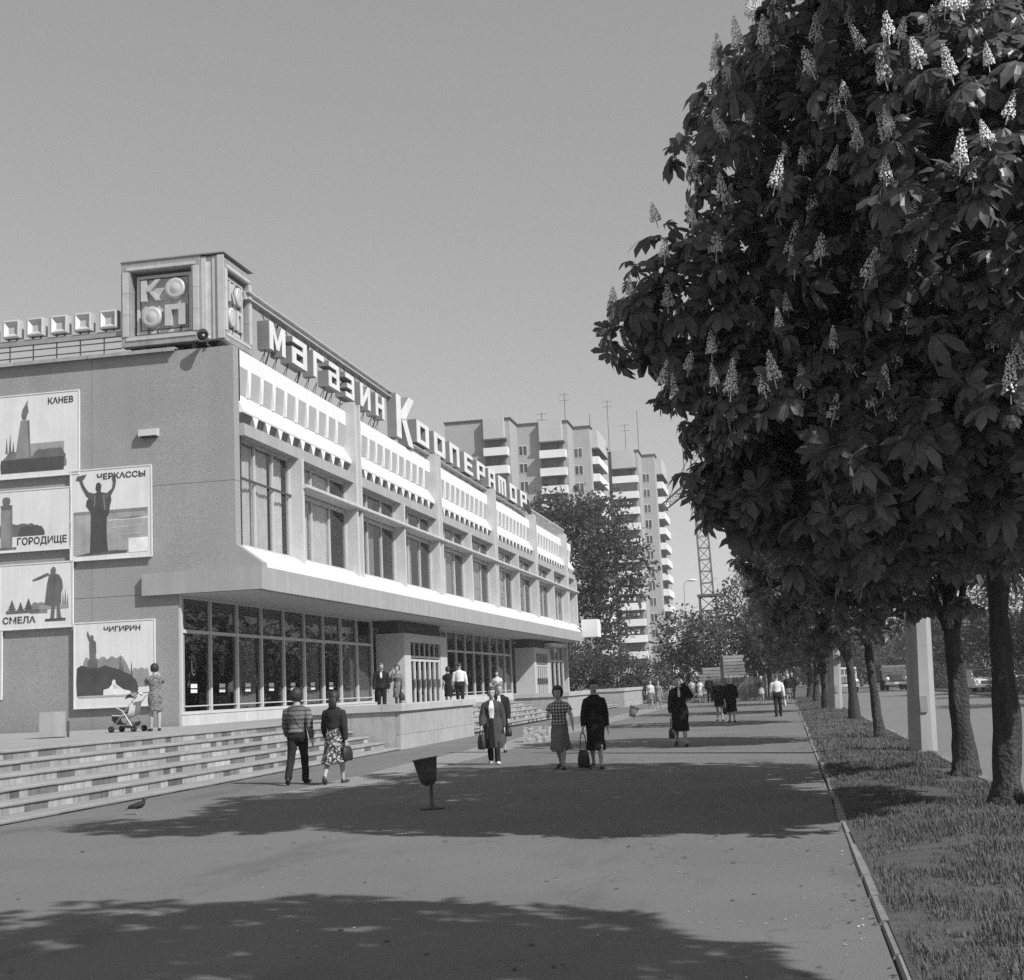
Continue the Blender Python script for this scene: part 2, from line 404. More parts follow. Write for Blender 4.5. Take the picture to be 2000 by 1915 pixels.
litter('grit', 2600, grey('grit', .30, .9, .3, 20.0), .003, .009, 5.5, 24, 1.2)
# ------------------------------------------------------------------ department store
M_end = grey('rough_render', .285, .95, .08, .5, .26, 38.0, .5, 45.0, rnd=.04, streak=.045, sscale=.35)
M_white = grey('white_render', .72, .8, .04, .9, .04, 60.0, .12, 60.0, rnd=.03, streak=.05, sscale=.7)
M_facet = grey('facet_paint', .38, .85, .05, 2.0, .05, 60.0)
M_notch = grey('notch_shade', .10, .85, .08, 2.0, .05, 60.0)  # dark colour stands in for shade on the notches' downward-facing facets
M_conc = grey('facade_concrete', .48, .9, .07, 1.2, .12, 50.0, .2, 60.0, rnd=.03, streak=.09, sscale=.8)
M_fascia = grey('canopy_concrete', .33, .9, .07, .8, .13, 50.0, .25, 60.0, streak=.10, sscale=.6)
M_soffit = grey('canopy_soffit', .42, .9, .06, 1.0, .05, 40.0)
M_zinc = grey('roof_flashing', .42, .6, .2, 3.0, .1, 30.0, metal=.3, rnd=.15)
M_alu = grey('window_frame', .48, .45, .06, 3.0, spec=.5)
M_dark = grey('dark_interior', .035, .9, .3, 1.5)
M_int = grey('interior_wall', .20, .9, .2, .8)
M_curt = grey('curtain', .62, .9, .10, 3.0, rnd=.2)
M_curtd = grey('dark_curtain', .30, .9, .12, 3.0, rnd=.25)
M_iron = grey('dark_iron', .06, .6, .2, 10.0, spec=.5)
M_roof = grey('roof_felt', .12, .95, .1)
M_glass = glass_mat('shop_glass', .66, .8)
M_glassu = glass_mat('upper_glass', .86, .8)
M_print = grey('print_white', .72, .8, .05)
M_printg = grey('print_grey', .15, .8, .05)

store = empty('department_store', SP, SROT, 'long two-storey department store with white zigzag frieze, canopy and glazed ground floor', 'department store')
def S(): return MB(tuple(SP))
FIN = [42.5 + 6.07 * k for k in range(10)]          # fins: even ones thin, odd ones wide
YE = 101.2
# end wall of large rendered panels, the lower right corner flared to the canopy
zr = [.88, 4.70, 7.88, 11.9]
xcols = [(-32, -27.2), (-27.19, -23.46), (-23.45, -19.76), (-19.75, None)]
for r_ in range(3):
    for xa, xb in xcols:
        z0, z1 = zr[r_] + (.012 if r_ else 0), zr[r_ + 1]
        b = S()
        if xb is not None: pts = [(xa, z0), (xb, z0), (xb, z1), (xa, z1)]
        elif r_ == 0: pts = [(xa, z0), (-17.05, z0), (-17.05, z1), (xa, z1)]
        elif r_ == 1: pts = [(xa, z0), (-14.47, z0), (-14.47, 5.44), (-15.25, 6.02), (-15.25, z1), (xa, z1)]
        else: pts = [(xa, z0), (-15.25, z0), (-15.25, z1), (xa, z1)]
        b.prism(pts[::-1], 'y', 37.45, 37.84); b.build('wall_panel', M_end, store)
b = S(); b.box(-32, -17.06, 37.5, 37.82, .88, 11.88); b.box(-32, -15.27, 37.86, 38.0, 6.02, 11.9); b.build('wall_backing', M_dark, store)
b = S(); b.box(-32, -24.5, 38.0, YE, .9, 11.6); b.build('rear_block', M_int, store)
b = S(); b.box(-32, -15.75, 37.86, YE, 11.62, 11.86); b.build('roof', M_roof, store)
x = -31.8
while x < -17.3:
    b = S(); xe = min(x + 2.4, -17.0); b.prism([(37.30, 11.93), (37.9, 11.99), (37.9, 12.03), (37.27, 11.97), (37.27, 11.86), (37.29, 11.86)], 'x', x, xe - .02); b.build('eave_flashing', M_zinc, store); x += 2.4
# canopy with sloping white sill above it
b = S(); b.prism([(-17.1, 4.65), (-14.4, 4.65), (-14.4, 5.3), (-17.1, 5.3)], 'y', 37.86, 98.4); b.prism([(-18.1, 4.66), (-14.4, 4.66), (-14.4, 5.3), (-18.1, 5.3)], 'y', 37.27, 37.44)
b.prism([(-17.04, 4.655), (-14.4, 4.655), (-14.4, 5.3), (-17.04, 5.3)], 'y', 37.44, 37.86); b.build('canopy', M_fascia, store)
b = S(); b.box(-17.0, -14.55, 37.3, 98.3, 4.628, 4.648); b.build('canopy_soffit', M_soffit, store)
b = S(); b.prism([(-16.3, 5.302), (-14.47, 5.302), (-14.47, 5.42), (-15.25, 6.0), (-16.3, 6.0)], 'y', 37.85, 101.2); b.build('sloping_sill', M_white, store)
b = S(); b.box(-14.4, -13.25, 98.5, 100.2, 4.95, 6.2); b.build('end_box', M_white, store)
# floor slab between storeys, inner floors and ceiling
b = S(); b.box(-24.5, -16.3, 37.9, YE, 4.75, 5.95); b.box(-24.5, -16.3, 37.9, YE, 9.6, 9.9); b.build('floor_slab', M_int, store)
b = S(); b.box(-24.4, -17.15, 37.9, 98, 4.70, 4.745); b.build('shop_ceiling', M_white, store)
b = S(); b.box(-24.5, -17.1, 37.9, 98, .89, .96); b.build('shop_floor', M_conc, store)
b = S(); b.box(-24.5, -15.9, YE - .4, YE, .9, 11.9); b.build('far_wall', M_conc, store)
b = S()
for y0, y1 in ((40, 44), (46, 49), (51, 55), (67, 72), (75, 83)): b.box(-22.6, -21.8, y0, y1, .97, 2.9)
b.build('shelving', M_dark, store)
# fins
def fin_profile(top):
    z = 6.0
    return [(-15.56, 6.0), (-15.25, 6.0), (-14.98, 5.80), (-14.98, top), (-15.56, top)]
for k, y in enumerate(FIN):
    if k % 2:     # wide: two ribs and a recessed web, rising above the parapet
        b = S()
        b.prism(fin_profile(12.28)[::-1], 'y', y - .36, y - .22); b.prism(fin_profile(12.28)[::-1], 'y', y + .22, y + .36)
        b.prism([(-15.56, 6.0), (-15.25, 6.0), (-15.10, 5.89), (-15.10, 12.2), (-15.56, 12.2)][::-1], 'y', y - .22, y + .22); b.build('wide_fin', M_conc, store)
    else:
        b = S(); b.prism(fin_profile(9.27)[::-1], 'y', y - .09, y + .09); b.build('thin_fin', M_conc, store)
b = S(); b.prism(fin_profile(9.27)[::-1], 'y', YE - .4, YE - .05); b.build('thin_fin', M_conc, store)
# frieze: bays between wide fins. upper row of facets tilting in towards the bottom, bulging white band, lower row of deep notches, ledge
X0 = -15.32; XB = -15.14
bays = []
edges = [37.86] + [FIN[k] for k in range(1, 10, 2)] + [YE + .1]
for i in range(len(edges) - 1):
    bays.append((edges[i] + (0 if i == 0 else .37), edges[i + 1] - (.37 if i < 5 else 0)))
cache = {}
for (ya, yb) in bays:
    b = S(); b.box(-15.7, X0, ya, yb, 11.42, 11.93); b.build('parapet', M_white, store)
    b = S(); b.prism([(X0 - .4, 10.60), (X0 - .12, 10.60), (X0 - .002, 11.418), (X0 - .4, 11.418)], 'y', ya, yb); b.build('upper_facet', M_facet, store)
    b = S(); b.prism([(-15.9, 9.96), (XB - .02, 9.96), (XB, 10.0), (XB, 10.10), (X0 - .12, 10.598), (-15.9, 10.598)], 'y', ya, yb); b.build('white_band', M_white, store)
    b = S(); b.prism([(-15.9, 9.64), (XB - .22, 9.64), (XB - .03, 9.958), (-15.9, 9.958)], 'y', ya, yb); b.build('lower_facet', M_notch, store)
    b = S(); b.prism([(-15.98, 9.30), (-15.08, 9.26), (-15.10, 9.62), (-15.13, 9.638), (-15.98, 9.638)], 'y', ya, yb); b.build('ledge', M_fascia, store)
    n = max(1, round((yb - ya) / 1.07)); p = (yb - ya) / n
    if round(p, 3) not in cache:
        up = MB(); up.prism([(-p * .14, .818), (-.025, 0), (.025, 0), (p * .14, .818)], 'x', -.15, 0)
        lw = MB(); lw.prism([(-p * .22, .318), (-.04, 0), (.04, 0), (p * .22, .318)], 'x', -.36, 0)
        cache[round(p, 3)] = (up.mesh('frieze_wedge', M_white), lw.mesh('notch_wedge', M_white))
    u_, l_ = cache[round(p, 3)]
    for i in range(n + 1):
        yy = min(max(ya + i * p, ya + .035), yb - .035)
        if i in (0, n): continue
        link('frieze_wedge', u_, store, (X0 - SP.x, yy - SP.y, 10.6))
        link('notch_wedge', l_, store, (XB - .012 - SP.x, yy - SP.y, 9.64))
# balustrade on the far end of the parapet
b = S()
for i in range(28): b.box(-15.45, -15.41, 86.5 + i * .46, 86.54 + i * .46, 11.94, 12.75)
b.box(-15.46, -15.40, 86.4, 99.2, 12.75, 12.83); b.build('balustrade', M_alu, store)
# sunshade slab
b = S(); b.prism([(-15.50, 8.29), (-14.90, 8.29), (-14.86, 8.32), (-14.86, 8.40), (-14.89, 8.425), (-15.50, 8.425)], 'y', FIN[0] - .02, YE + .25); b.build('sunshade', M_conc, store)

# upper windows
frames = []
def pane(x, y0, y1, z0, z1, mat, parent, name='pane'):
    b = S(); b.box(x - .006, x, y0, y1, z0, z1); return b.build(name, mat, parent)
def curtain(x, y0, y1, z0, z1, mat, parent, amp=.05, wl=.22):
    b = S(); b.smooth = True; n = max(8, int((y1 - y0) / wl * 6)); ph = rs.random() * 6
    vs = []
    for i in range(n + 1):
        y = y0 + (y1 - y0) * i / n; d = amp * math.sin(2 * math.pi * y / wl + ph + .8 * math.sin(y * 1.7)) + .02 * math.sin(y * 9)
        vs += [(x + d * .6, y, z1), (x + d, y, z0)]
    b.add(vs, [(2 * i, 2 * i + 1, 2 * i + 3, 2 * i + 2) for i in range(n)]); return b.build('curtain', mat, parent)
GX = -15.46
ys = [37.86] + FIN + [YE - .4]
for i in range(len(ys) - 1):
    half0 = 0 if i == 0 else (.36 if (i - 1) % 2 else .09); half1 = .36 if i % 2 and i < 10 else .09
    y0, y1 = ys[i] + half0, ys[i + 1] - half1
    zt = 9.29
    b = S(); nm = 2
    posts = [y0 + (y1 - y0) * f for f in ((0, .34, .67, 1) if nm == 2 else (0, .5, 1))]
    for j, yp in enumerate(posts):
        w = .036; yc = min(max(yp, y0 + w), y1 - w); b.box(GX - .06, GX + .05, yc - w, yc + w, 6.0, zt)
    for zz in ((6.0, 6.10), (8.12, 8.26), (zt - .1, zt)):
        if i == 0 and zz[0] == 8.12: continue
        for j in range(3): b.box(GX - .05, GX + .04, posts[j] + (.1 if j == 0 else .052), posts[j + 1] - (.1 if j == 2 else .052), *zz)
    fr = b.build('upper_window', M_alu, store)
    pane(GX, y0 + .02, y1 - .02, 6.05, zt - .02, M_glassu, fr)
    if i == 0:
        curtain(GX - .16, y0 + .1, y0 + 3.1, 6.02, zt, M_curt, fr, .025); curtain(GX - .22, y0 + 3.75, y1 - .1, 6.02, zt, M_curt, fr, .025)
        b = S(); b.box(GX + .06, GX + .1, y0, y1, 8.02, 8.09); b.build('rail', M_iron, fr)
    else:
        f0 = rs.uniform(.0, .2); curtain(GX - .14, y0 + (y1 - y0) * f0, y0 + (y1 - y0) * (f0 + rs.uniform(.45, .8)), 6.02, zt, M_curtd if rs.random() < .8 else M_curt, fr)
# ground-floor glazing
M_mull = grey('mullion_paint', .50, .5, .06, 3.0, spec=.4)
def emblem(y, z, parent, x=-17.043):
    b = S()
    n = 20
    for r0, r1 in ((.20, .17), (.12, .095)):
        vs = []
        for j in range(n):
            t_ = 2 * math.pi * j / n; vs += [(x, y + r0 * .9 * math.cos(t_), z + r0 * 1.5 * math.sin(t_)), (x, y + r1 * .9 * math.cos(t_), z + r1 * 1.5 * math.sin(t_))]
        b.add(vs, [(2 * j, 2 * ((j + 1) % n), 2 * ((j + 1) % n) + 1, 2 * j + 1) for j in range(n)])
    for dz in (.46, .52, .58): b.add([(x, y - .26, z + dz), (x, y + .26, z + dz), (x, y + .26, z + dz + .03), (x, y - .26, z + dz + .03)], [(0, 1, 2, 3)])
    b.build('emblem_print', M_printg, parent)
    b = S()
    for dz, h in ((-.66, .12), (-.80, .10)):
        for q_ in range(4): b.box(x, x + .003, y - .22 + q_ * .112, y - .22 + q_ * .112 + .104, z + dz, z + dz + h)
    b.build('price_card', M_print, parent)
def glazing(y0, n, pitch, X=-17.05, cards=True, z0=1.22, ztr=3.60, z1=4.62):
    for k in range(n):
        ya, yb = y0 + pitch * k, y0 + pitch * (k + 1)
        b = S()
        b.box(X - .08, X + .06, ya - .055, ya + .055, z0, z1)
        b.box(X - .06, X + .05, ya + .057, yb - .057, z0, z0 + .07); b.box(X - .06, X + .05, ya + .057, yb - .057, ztr - .05, ztr + .05); b.box(X - .06, X + .05, ya + .057, yb - .057, z1 - .06, z1)
        fr = b.build('shop_window', M_mull, store)
        pane(X - .02, ya + .05, yb - .05, z0 + .06, ztr - .04, M_glass, fr); pane(X - .02, ya + .05, yb - .05, ztr + .04, z1 - .05, M_glass, fr)
        b = S(); b.box(X - .03, X + .03, ya + .058, yb - .058, z0 + .20, z0 + .235); b.build('guard_rail', M_mull, fr)
        if cards and k < 7:
            emblem((ya + yb) / 2 - .1, 2.62, fr, X - .012)
        if k in (2, 5, 7, 8) and cards: curtain(X - .16, ya + .1, yb - .1, z0, ztr + .3, M_curt, fr, .03)
    b = S(); b.box(X - .08, X + .06, y0 + n * pitch - .055, y0 + n * pitch + .055, z0, z1); b.build('end_mullion', M_mull, store)
glazing(37.55, 9, 2.07)
glazing(64.9, 10, 2.07, cards=False)
b = S(); b.box(-17.16, -16.98, 37.46, 57.1, .88, 1.20); b.prism([(-17.16, 1.20), (-16.96, 1.20), (-16.96, 1.235), (-17.16, 1.235)], 'y', 37.46, 57.1); b.box(-17.16, -16.98, 64.5, 87.1, .88, 1.215); b.build('plinth', M_conc, store)
# bright ceiling strips inside
# entrance vestibules
M_vest = grey('vestibule_render', .46, .9, .06, 2.0, .1, 40.0)
def vestibule(y0, y1, d0, d1, extra_to=None):
    X = -15.85
    b = S(); b.box(-17.1, X, y0, y0 + .25, .88, 4.08); b.box(-17.1, X, y1 - .25, y1, .88, 4.08); b.box(-17.1, X, y0 + .25, y1 - .25, 3.72, 4.08)
    b.box(X - .25, X, y0 + .25, d0, .88, 3.72); b.box(X - .25, X, d1, y1 - .25, .88, 3.72); v = b.build('entrance_vestibule', M_vest, store)
    b = S(); b.box(-17.0, X - .3, y0 + .1, y1 - .1, 4.082, 4.62); b.build('dark_fascia', M_iron, v)
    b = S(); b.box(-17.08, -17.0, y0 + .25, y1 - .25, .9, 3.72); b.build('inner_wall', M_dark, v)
    n = 6; p = (d1 - d0) / n
    for i in range(n):
        ya, yb = d0 + p * i, d0 + p * (i + 1); xo = X - .12
        b = S(); b.box(xo - .05, xo + .05, ya, ya + .09, .95, 3.0); b.box(xo - .05, xo + .05, yb - .09, yb, .95, 3.0); b.box(xo - .05, xo + .05, ya + .09, yb - .09, .95, 1.12); b.box(xo - .05, xo + .05, ya + .09, yb - .09, 2.9, 3.0)
        b.box(xo - .05, xo + .05, ya, yb, 3.06, 3.14); b.box(xo - .05, xo + .05, ya, ya + .06, 3.14, 3.72)
        dl = b.build('door', M_mull, store)
        b = S(); b.box(xo - .004, xo + .002, ya + .09, yb - .09, 1.12, 2.9); b.build('pane', M_glass, dl)
        b = S(); b.box(xo - .004, xo + .002, ya + .06, yb, 3.14, 3.72); b.build('pane', M_glass, dl)
        b = S(); b.box(xo + .06, xo + .09, yb - .16, yb - .12, 1.75, 2.15); b.build('handle', M_iron, dl)
        if i in (4, 5): curtain(xo - .15, ya + .05, yb - .05, 1.0, 2.9, M_curt, dl)
vestibule(57.0, 64.4, 58.0, 63.2)
vestibule(87.2, 92.9, 87.9, 92.2)
glazing(93.0, 3, 1.75, X=-15.85, cards=False, z0=1.0, ztr=3.3, z1=4.3)
b = S(); b.box(-17.2, -15.6, 92.9, 98.6, 4.3, 4.5); b.build('corner_fascia', M_white, store)
# ------------------------------------------------------------------ things fixed to the store: painted panels, lamp, roof signs
def store_thing(name, c, label, cat, group=None):
    return empty(name, store_pt(*c), SROT, label, cat, group)
M_board = grey('painted_board', .66, .8, .06, 1.2, .06, 40.0, streak=.07)
TONE = {}
def tone(v):
    k = round(v, 2)
    if k not in TONE: TONE[k] = grey('paint_%d' % int(k * 100), k, .85, .22, 2.2, .10, 24.0, streak=.08)
    return TONE[k]
def poster(label, x0, x1, z0, z1, shapes, text=None):
    """shapes: (albedo, [(u, v), ...]) in panel fractions, later shapes lie 2 mm above earlier ones"""
    c = ((x0 + x1) / 2, 37.38, z0)
    t_ = store_thing('painted_panel', c, label, 'poster', 'painted town panels on the end wall')
    b = MB(c); b.box(x0, x1, 37.33, 37.43, z0, z1); b.build('board', M_board, t_)
    b = MB(c)
    f = .035
    b.box(x0 - f, x1 + f, 37.315, 37.34, z0 - f, z0); b.box(x0 - f, x1 + f, 37.315, 37.34, z1, z1 + f); b.box(x0 - f, x0, 37.315, 37.34, z0, z1); b.box(x1, x1 + f, 37.315, 37.34, z0, z1)
    b.build('frame', M_board, t_)
    for k, (a, pts) in enumerate(shapes):
        y = 37.327 - .0007 * k; b = MB(c)
        n = len(pts); P3 = [(x0 + u * (x1 - x0), y, z0 + v * (z1 - z0)) for u, v in pts]
        b.add(P3, [tuple(range(n))]); me = b.mesh('painting', tone(a))
        bm_ = bmesh.new(); bm_.from_mesh(me); bmesh.ops.triangulate(bm_, faces=bm_.faces[:]); 
        for fc in bm_.faces:
            if fc.normal.y > 0: fc.normal_flip()
        bm_.to_mesh(me); bm_.free(); link('painting', me, t_)
    if text:
        body, u0, u1, v0, v1 = text
        me = text_mesh(body, 1.0, .0, tone(.05), .022)
        vs = np.empty(len(me.vertices) * 3, np.float32); me.vertices.foreach_get('co', vs); vs = vs.reshape(-1, 3)
        mn, mx_ = vs.min(0), vs.max(0)
        X0_, X1_, Z0_, Z1_ = x0 + u0 * (x1 - x0), x0 + u1 * (x1 - x0), z0 + v0 * (z1 - z0), z0 + v1 * (z1 - z0)
        vs[:, 0] = X0_ + (vs[:, 0] - mn[0]) / (mx_[0] - mn[0]) * (X1_ - X0_) - c[0]; vs[:, 2] = Z0_ + (vs[:, 2] - mn[2]) / (mx_[2] - mn[2]) * (Z1_ - Z0_) - c[2]; vs[:, 1] = 37.327 - .0007 * (len(shapes) + 1) - c[1]
        me.vertices.foreach_set('co', vs.ravel()); me.update(); link('lettering', me, t_)
    return t_
def blobs(u0, u1, v0, top, n, seed, amp=.05):
    q = random.Random(seed); pts = [(u0, v0)]
    m = n * 6
    for i in range(m + 1):
        s_ = i / m; u = u0 + (u1 - u0) * s_; env = min(1, 5 * s_ + .35, 5 * (1 - s_) + .35)
        pts.append((u, v0 + (top - v0) * env * (.86 + amp * 2 * abs(math.sin(math.pi * n * s_ + seed))) + q.uniform(-.006, .006)))
    return pts + [(u1, v0)]
def spruce(u, v0, h, w_):
    p = [(u - .006, v0)]
    for k in range(5): f = k / 5; p += [(u - w_ * (1 - f), v0 + h * (.08 + f * .9)), (u - w_ * (1 - f) * .45, v0 + h * (.08 + f * .9 + .1))]
    return p + [(u, v0 + h)] + [(2 * u - a, b_) for a, b_ in reversed(p)]
def statue(cx, v0, h, k=1.0, arms=None):
    """generic robed figure"""
    o = [(-.11, 0), (-.10, .30), (-.115, .52), (-.13, .60), (-.09, .72), (-.04, .775), (-.03, .81), (-.045, .87), (-.03, .95), (0, .97), (.03, .95), (.045, .87), (.03, .81), (.04, .775), (.09, .72), (.13, .60), (.115, .52), (.12, .25), (.13, 0)]
    return [(cx + x * k, v0 + y * h) for x, y in o]
poster('topmost painted panel with a tapering obelisk and flame under the word КАНЕВ', -22.73, -20.12, 8.43, 10.93, [
    (.16, blobs(.02, .85, .10, .345, 7, 1, .03)), (.30, [(.40, .25), (.40, .40), (.82, .405), (.82, .25)]), (.14, blobs(.42, .84, .20, .335, 5, 4, .05)),
    (.14, [(.085, .3), (.10, .50), (.115, .3)]), (.14, [(.125, .3), (.145, .54), (.16, .3)]), (.14, [(.17, .3), (.185, .45), (.20, .3)]),
    (.24, [(.21, .23), (.275, .69), (.36, .69), (.395, .23)]), (.16, [(.36, .69), (.385, .69), (.405, .23), (.385, .23)]),
    (.15, [(.30, .70), (.285, .76), (.30, .83), (.33, .88), (.365, .945), (.36, .88), (.375, .80), (.35, .74), (.345, .70)]),
    (.07, [(.03, .06), (.03, .22), (.82, .22), (.82, .06)])], ('КАНЕВ', .62, .935, .865, .945))
poster('painted panel of a robed figure raising both arms before water, under the word ЧЕРКАССЫ', -20.36, -17.82, 5.83, 8.48, [
    (.33, [(.03, .05), (.03, .52), (.96, .52), (.96, .05)]), (.22, [(.03, .50), (.03, .535), (.96, .54), (.96, .50)]), (.55, [(.47, .415), (.47, .43), (.96, .44), (.96, .42)]), (.2, [(.58, .43), (.66, .445), (.86, .45), (.9, .436), (.75, .425)]),
    (.44, [(.5, .33), (.55, .345), (.93, .36), (.9, .345)]), (.44, [(.55, .25), (.6, .262), (.9, .27), (.86, .255)]),
    (.74, [(.72, .05), (.72, .21), (.96, .21), (.96, .05)]), (.10, [(.05, .04), (.25, .075), (.55, .085), (.70, .075), (.70, .05)]),
    (.07, [(.24, .07), (.25, .30), (.25, .52), (.19, .60), (.20, .66), (.26, .72), (.33, .745), (.31, .79), (.325, .85), (.36, .855), (.385, .82), (.375, .745), (.44, .73), (.50, .71), (.51, .64), (.49, .58), (.48, .50), (.45, .45), (.45, .20), (.47, .07)]),
    (.10, [(.27, .66), (.20, .70), (.13, .82), (.105, .885), (.06, .895), (.08, .94), (.20, .955), (.17, .91), (.145, .89), (.165, .83), (.22, .755), (.30, .73)]),
    (.10, [(.42, .72), (.46, .735), (.52, .78), (.53, .85), (.515, .89), (.53, .925), (.56, .90), (.57, .86), (.555, .78), (.50, .69), (.44, .66)]),
    (.16, [(.29, .70), (.31, .735), (.31, .60), (.29, .57)]), (.16, [(.40, .72), (.42, .71), (.44, .55), (.42, .53)])], ('ЧЕРКАССЫ', .33, .935, .885, .955))
poster('painted panel of a bust on a tall pedestal and round bushes above the word ГОРОДИЩЕ', -23.1, -20.40, 6.22, 8.02, [
    (.14, blobs(.10, .62, .24, .46, 4, 3, .06)), (.09, blobs(.38, .70, .24, .42, 3, 8, .07)), (.10, blobs(.04, .16, .22, .38, 2, 2, .06)),
    (.24, [(.17, .05), (.17, .70), (.31, .70), (.31, .05)]), (.18, [(.285, .05), (.285, .70), (.31, .70), (.31, .05)]), (.16, [(.10, .03), (.10, .07), (.36, .07), (.36, .03)]),
    (.13, [(.175, .70), (.165, .77), (.20, .785), (.185, .84), (.195, .90), (.235, .915), (.275, .895), (.285, .83), (.27, .785), (.31, .765), (.305, .70)])], ('ГОРОДИЩЕ', .37, .965, .07, .22))
poster('painted panel of a coated figure pointing left beside spruces above the word СМЕЛА', -22.66, -20.32, 3.92, 5.80, [
    (.22, blobs(.42, .66, .22, .40, 3, 5, .07)), (.10, spruce(.17, .26, .20, .075)), (.10, spruce(.29, .26, .16, .06)), (.09, spruce(.40, .26, .21, .08)), (.13, [(.09, .235), (.09, .29), (.55, .29), (.55, .24)]),
    (.20, [(.86, .28), (.875, .56), (.89, .30), (.905, .60), (.925, .30), (.94, .52), (.95, .28)]), (.30, [(.55, .28), (.55, .345), (.94, .345), (.94, .28)]),
    (.08, [(.63, .09), (.63, .13), (.91, .13), (.91, .09)]),
    (.13, [(.70, .13), (.72, .32), (.625, .36), (.655, .66), (.68, .80), (.705, .83), (.705, .90), (.735, .94), (.765, .93), (.78, .88), (.77, .83), (.82, .81), (.86, .73), (.875, .60), (.85, .52), (.85, .36), (.825, .33), (.85, .15), (.87, .13), (.79, .13), (.79, .32), (.765, .32), (.755, .13)]),
    (.13, [(.70, .82), (.56, .755), (.46, .73), (.455, .75), (.50, .775), (.66, .85)]), (.10, [(.74, .80), (.76, .60), (.78, .80)])], ('СМЕЛА', .045, .50, .08, .19))
poster('painted panel of a hilltop monument and white seated sculpture under the word ЧИГИРИН, behind the pushchair', -20.24, -17.75, 1.53, 3.96, [
    (.25, blobs(.05, .70, .30, .60, 6, 2, .06)), (.28, blobs(.70, .95, .22, .45, 3, 9, .06)), (.12, [(.55, .35), (.575, .62), (.60, .35)]), (.12, [(.70, .3), (.715, .53), (.735, .3)]), (.12, [(.59, .35), (.605, .52), (.62, .35)]),
    (.07, [(.03, .135), (.02, .30), (.03, .47), (.08, .50), (.16, .48), (.22, .50), (.30, .46), (.38, .49), (.47, .46), (.55, .44), (.62, .40), (.70, .37), (.77, .30), (.80, .22), (.79, .135)]),
    (.13, [(.165, .47), (.165, .55), (.19, .57), (.185, .76), (.20, .80), (.20, .845), (.22, .86), (.24, .845), (.24, .80), (.27, .77), (.275, .66), (.265, .57), (.29, .55), (.29, .47)]), (.13, [(.19, .77), (.155, .86), (.165, .91), (.18, .87), (.22, .80)]),
    (.72, [(.36, .12), (.365, .20), (.43, .215), (.47, .26), (.475, .30), (.495, .32), (.515, .30), (.52, .265), (.56, .235), (.62, .195), (.70, .175), (.73, .12)]), (.5, [(.48, .255), (.505, .26), (.55, .215), (.50, .205)]),
    (.40, [(.05, .115), (.05, .14), (.70, .135), (.70, .115)])], ('ЧИГИРИН', .37, .83, .885, .95))
poster('white painted panel cut by the left edge of the photo, below the СМЕЛА panel', -25.2, -22.60, 1.90, 3.88, [(.16, blobs(.1, .8, .2, .5, 5, 4)), (.10, statue(.45, .3, .5, .6))])
t_ = store_thing('wall_lamp', (-17.9, 37.3, 9.4), 'small hooded lamp high on the bare end wall', 'lamp')
b = MB((-17.9, 37.3, 9.4)); b.prism([(37.27, 9.37), (37.45, 9.35), (37.45, 9.60), (37.30, 9.57)][::-1], 'x', -18.19, -17.60); b.build('hood', M_conc, t_)
b = MB((-17.9, 37.3, 9.4)); b.box(-18.12, -17.67, 37.29, 37.43, 9.325, 9.348); b.build('diffuser', M_dark, t_)
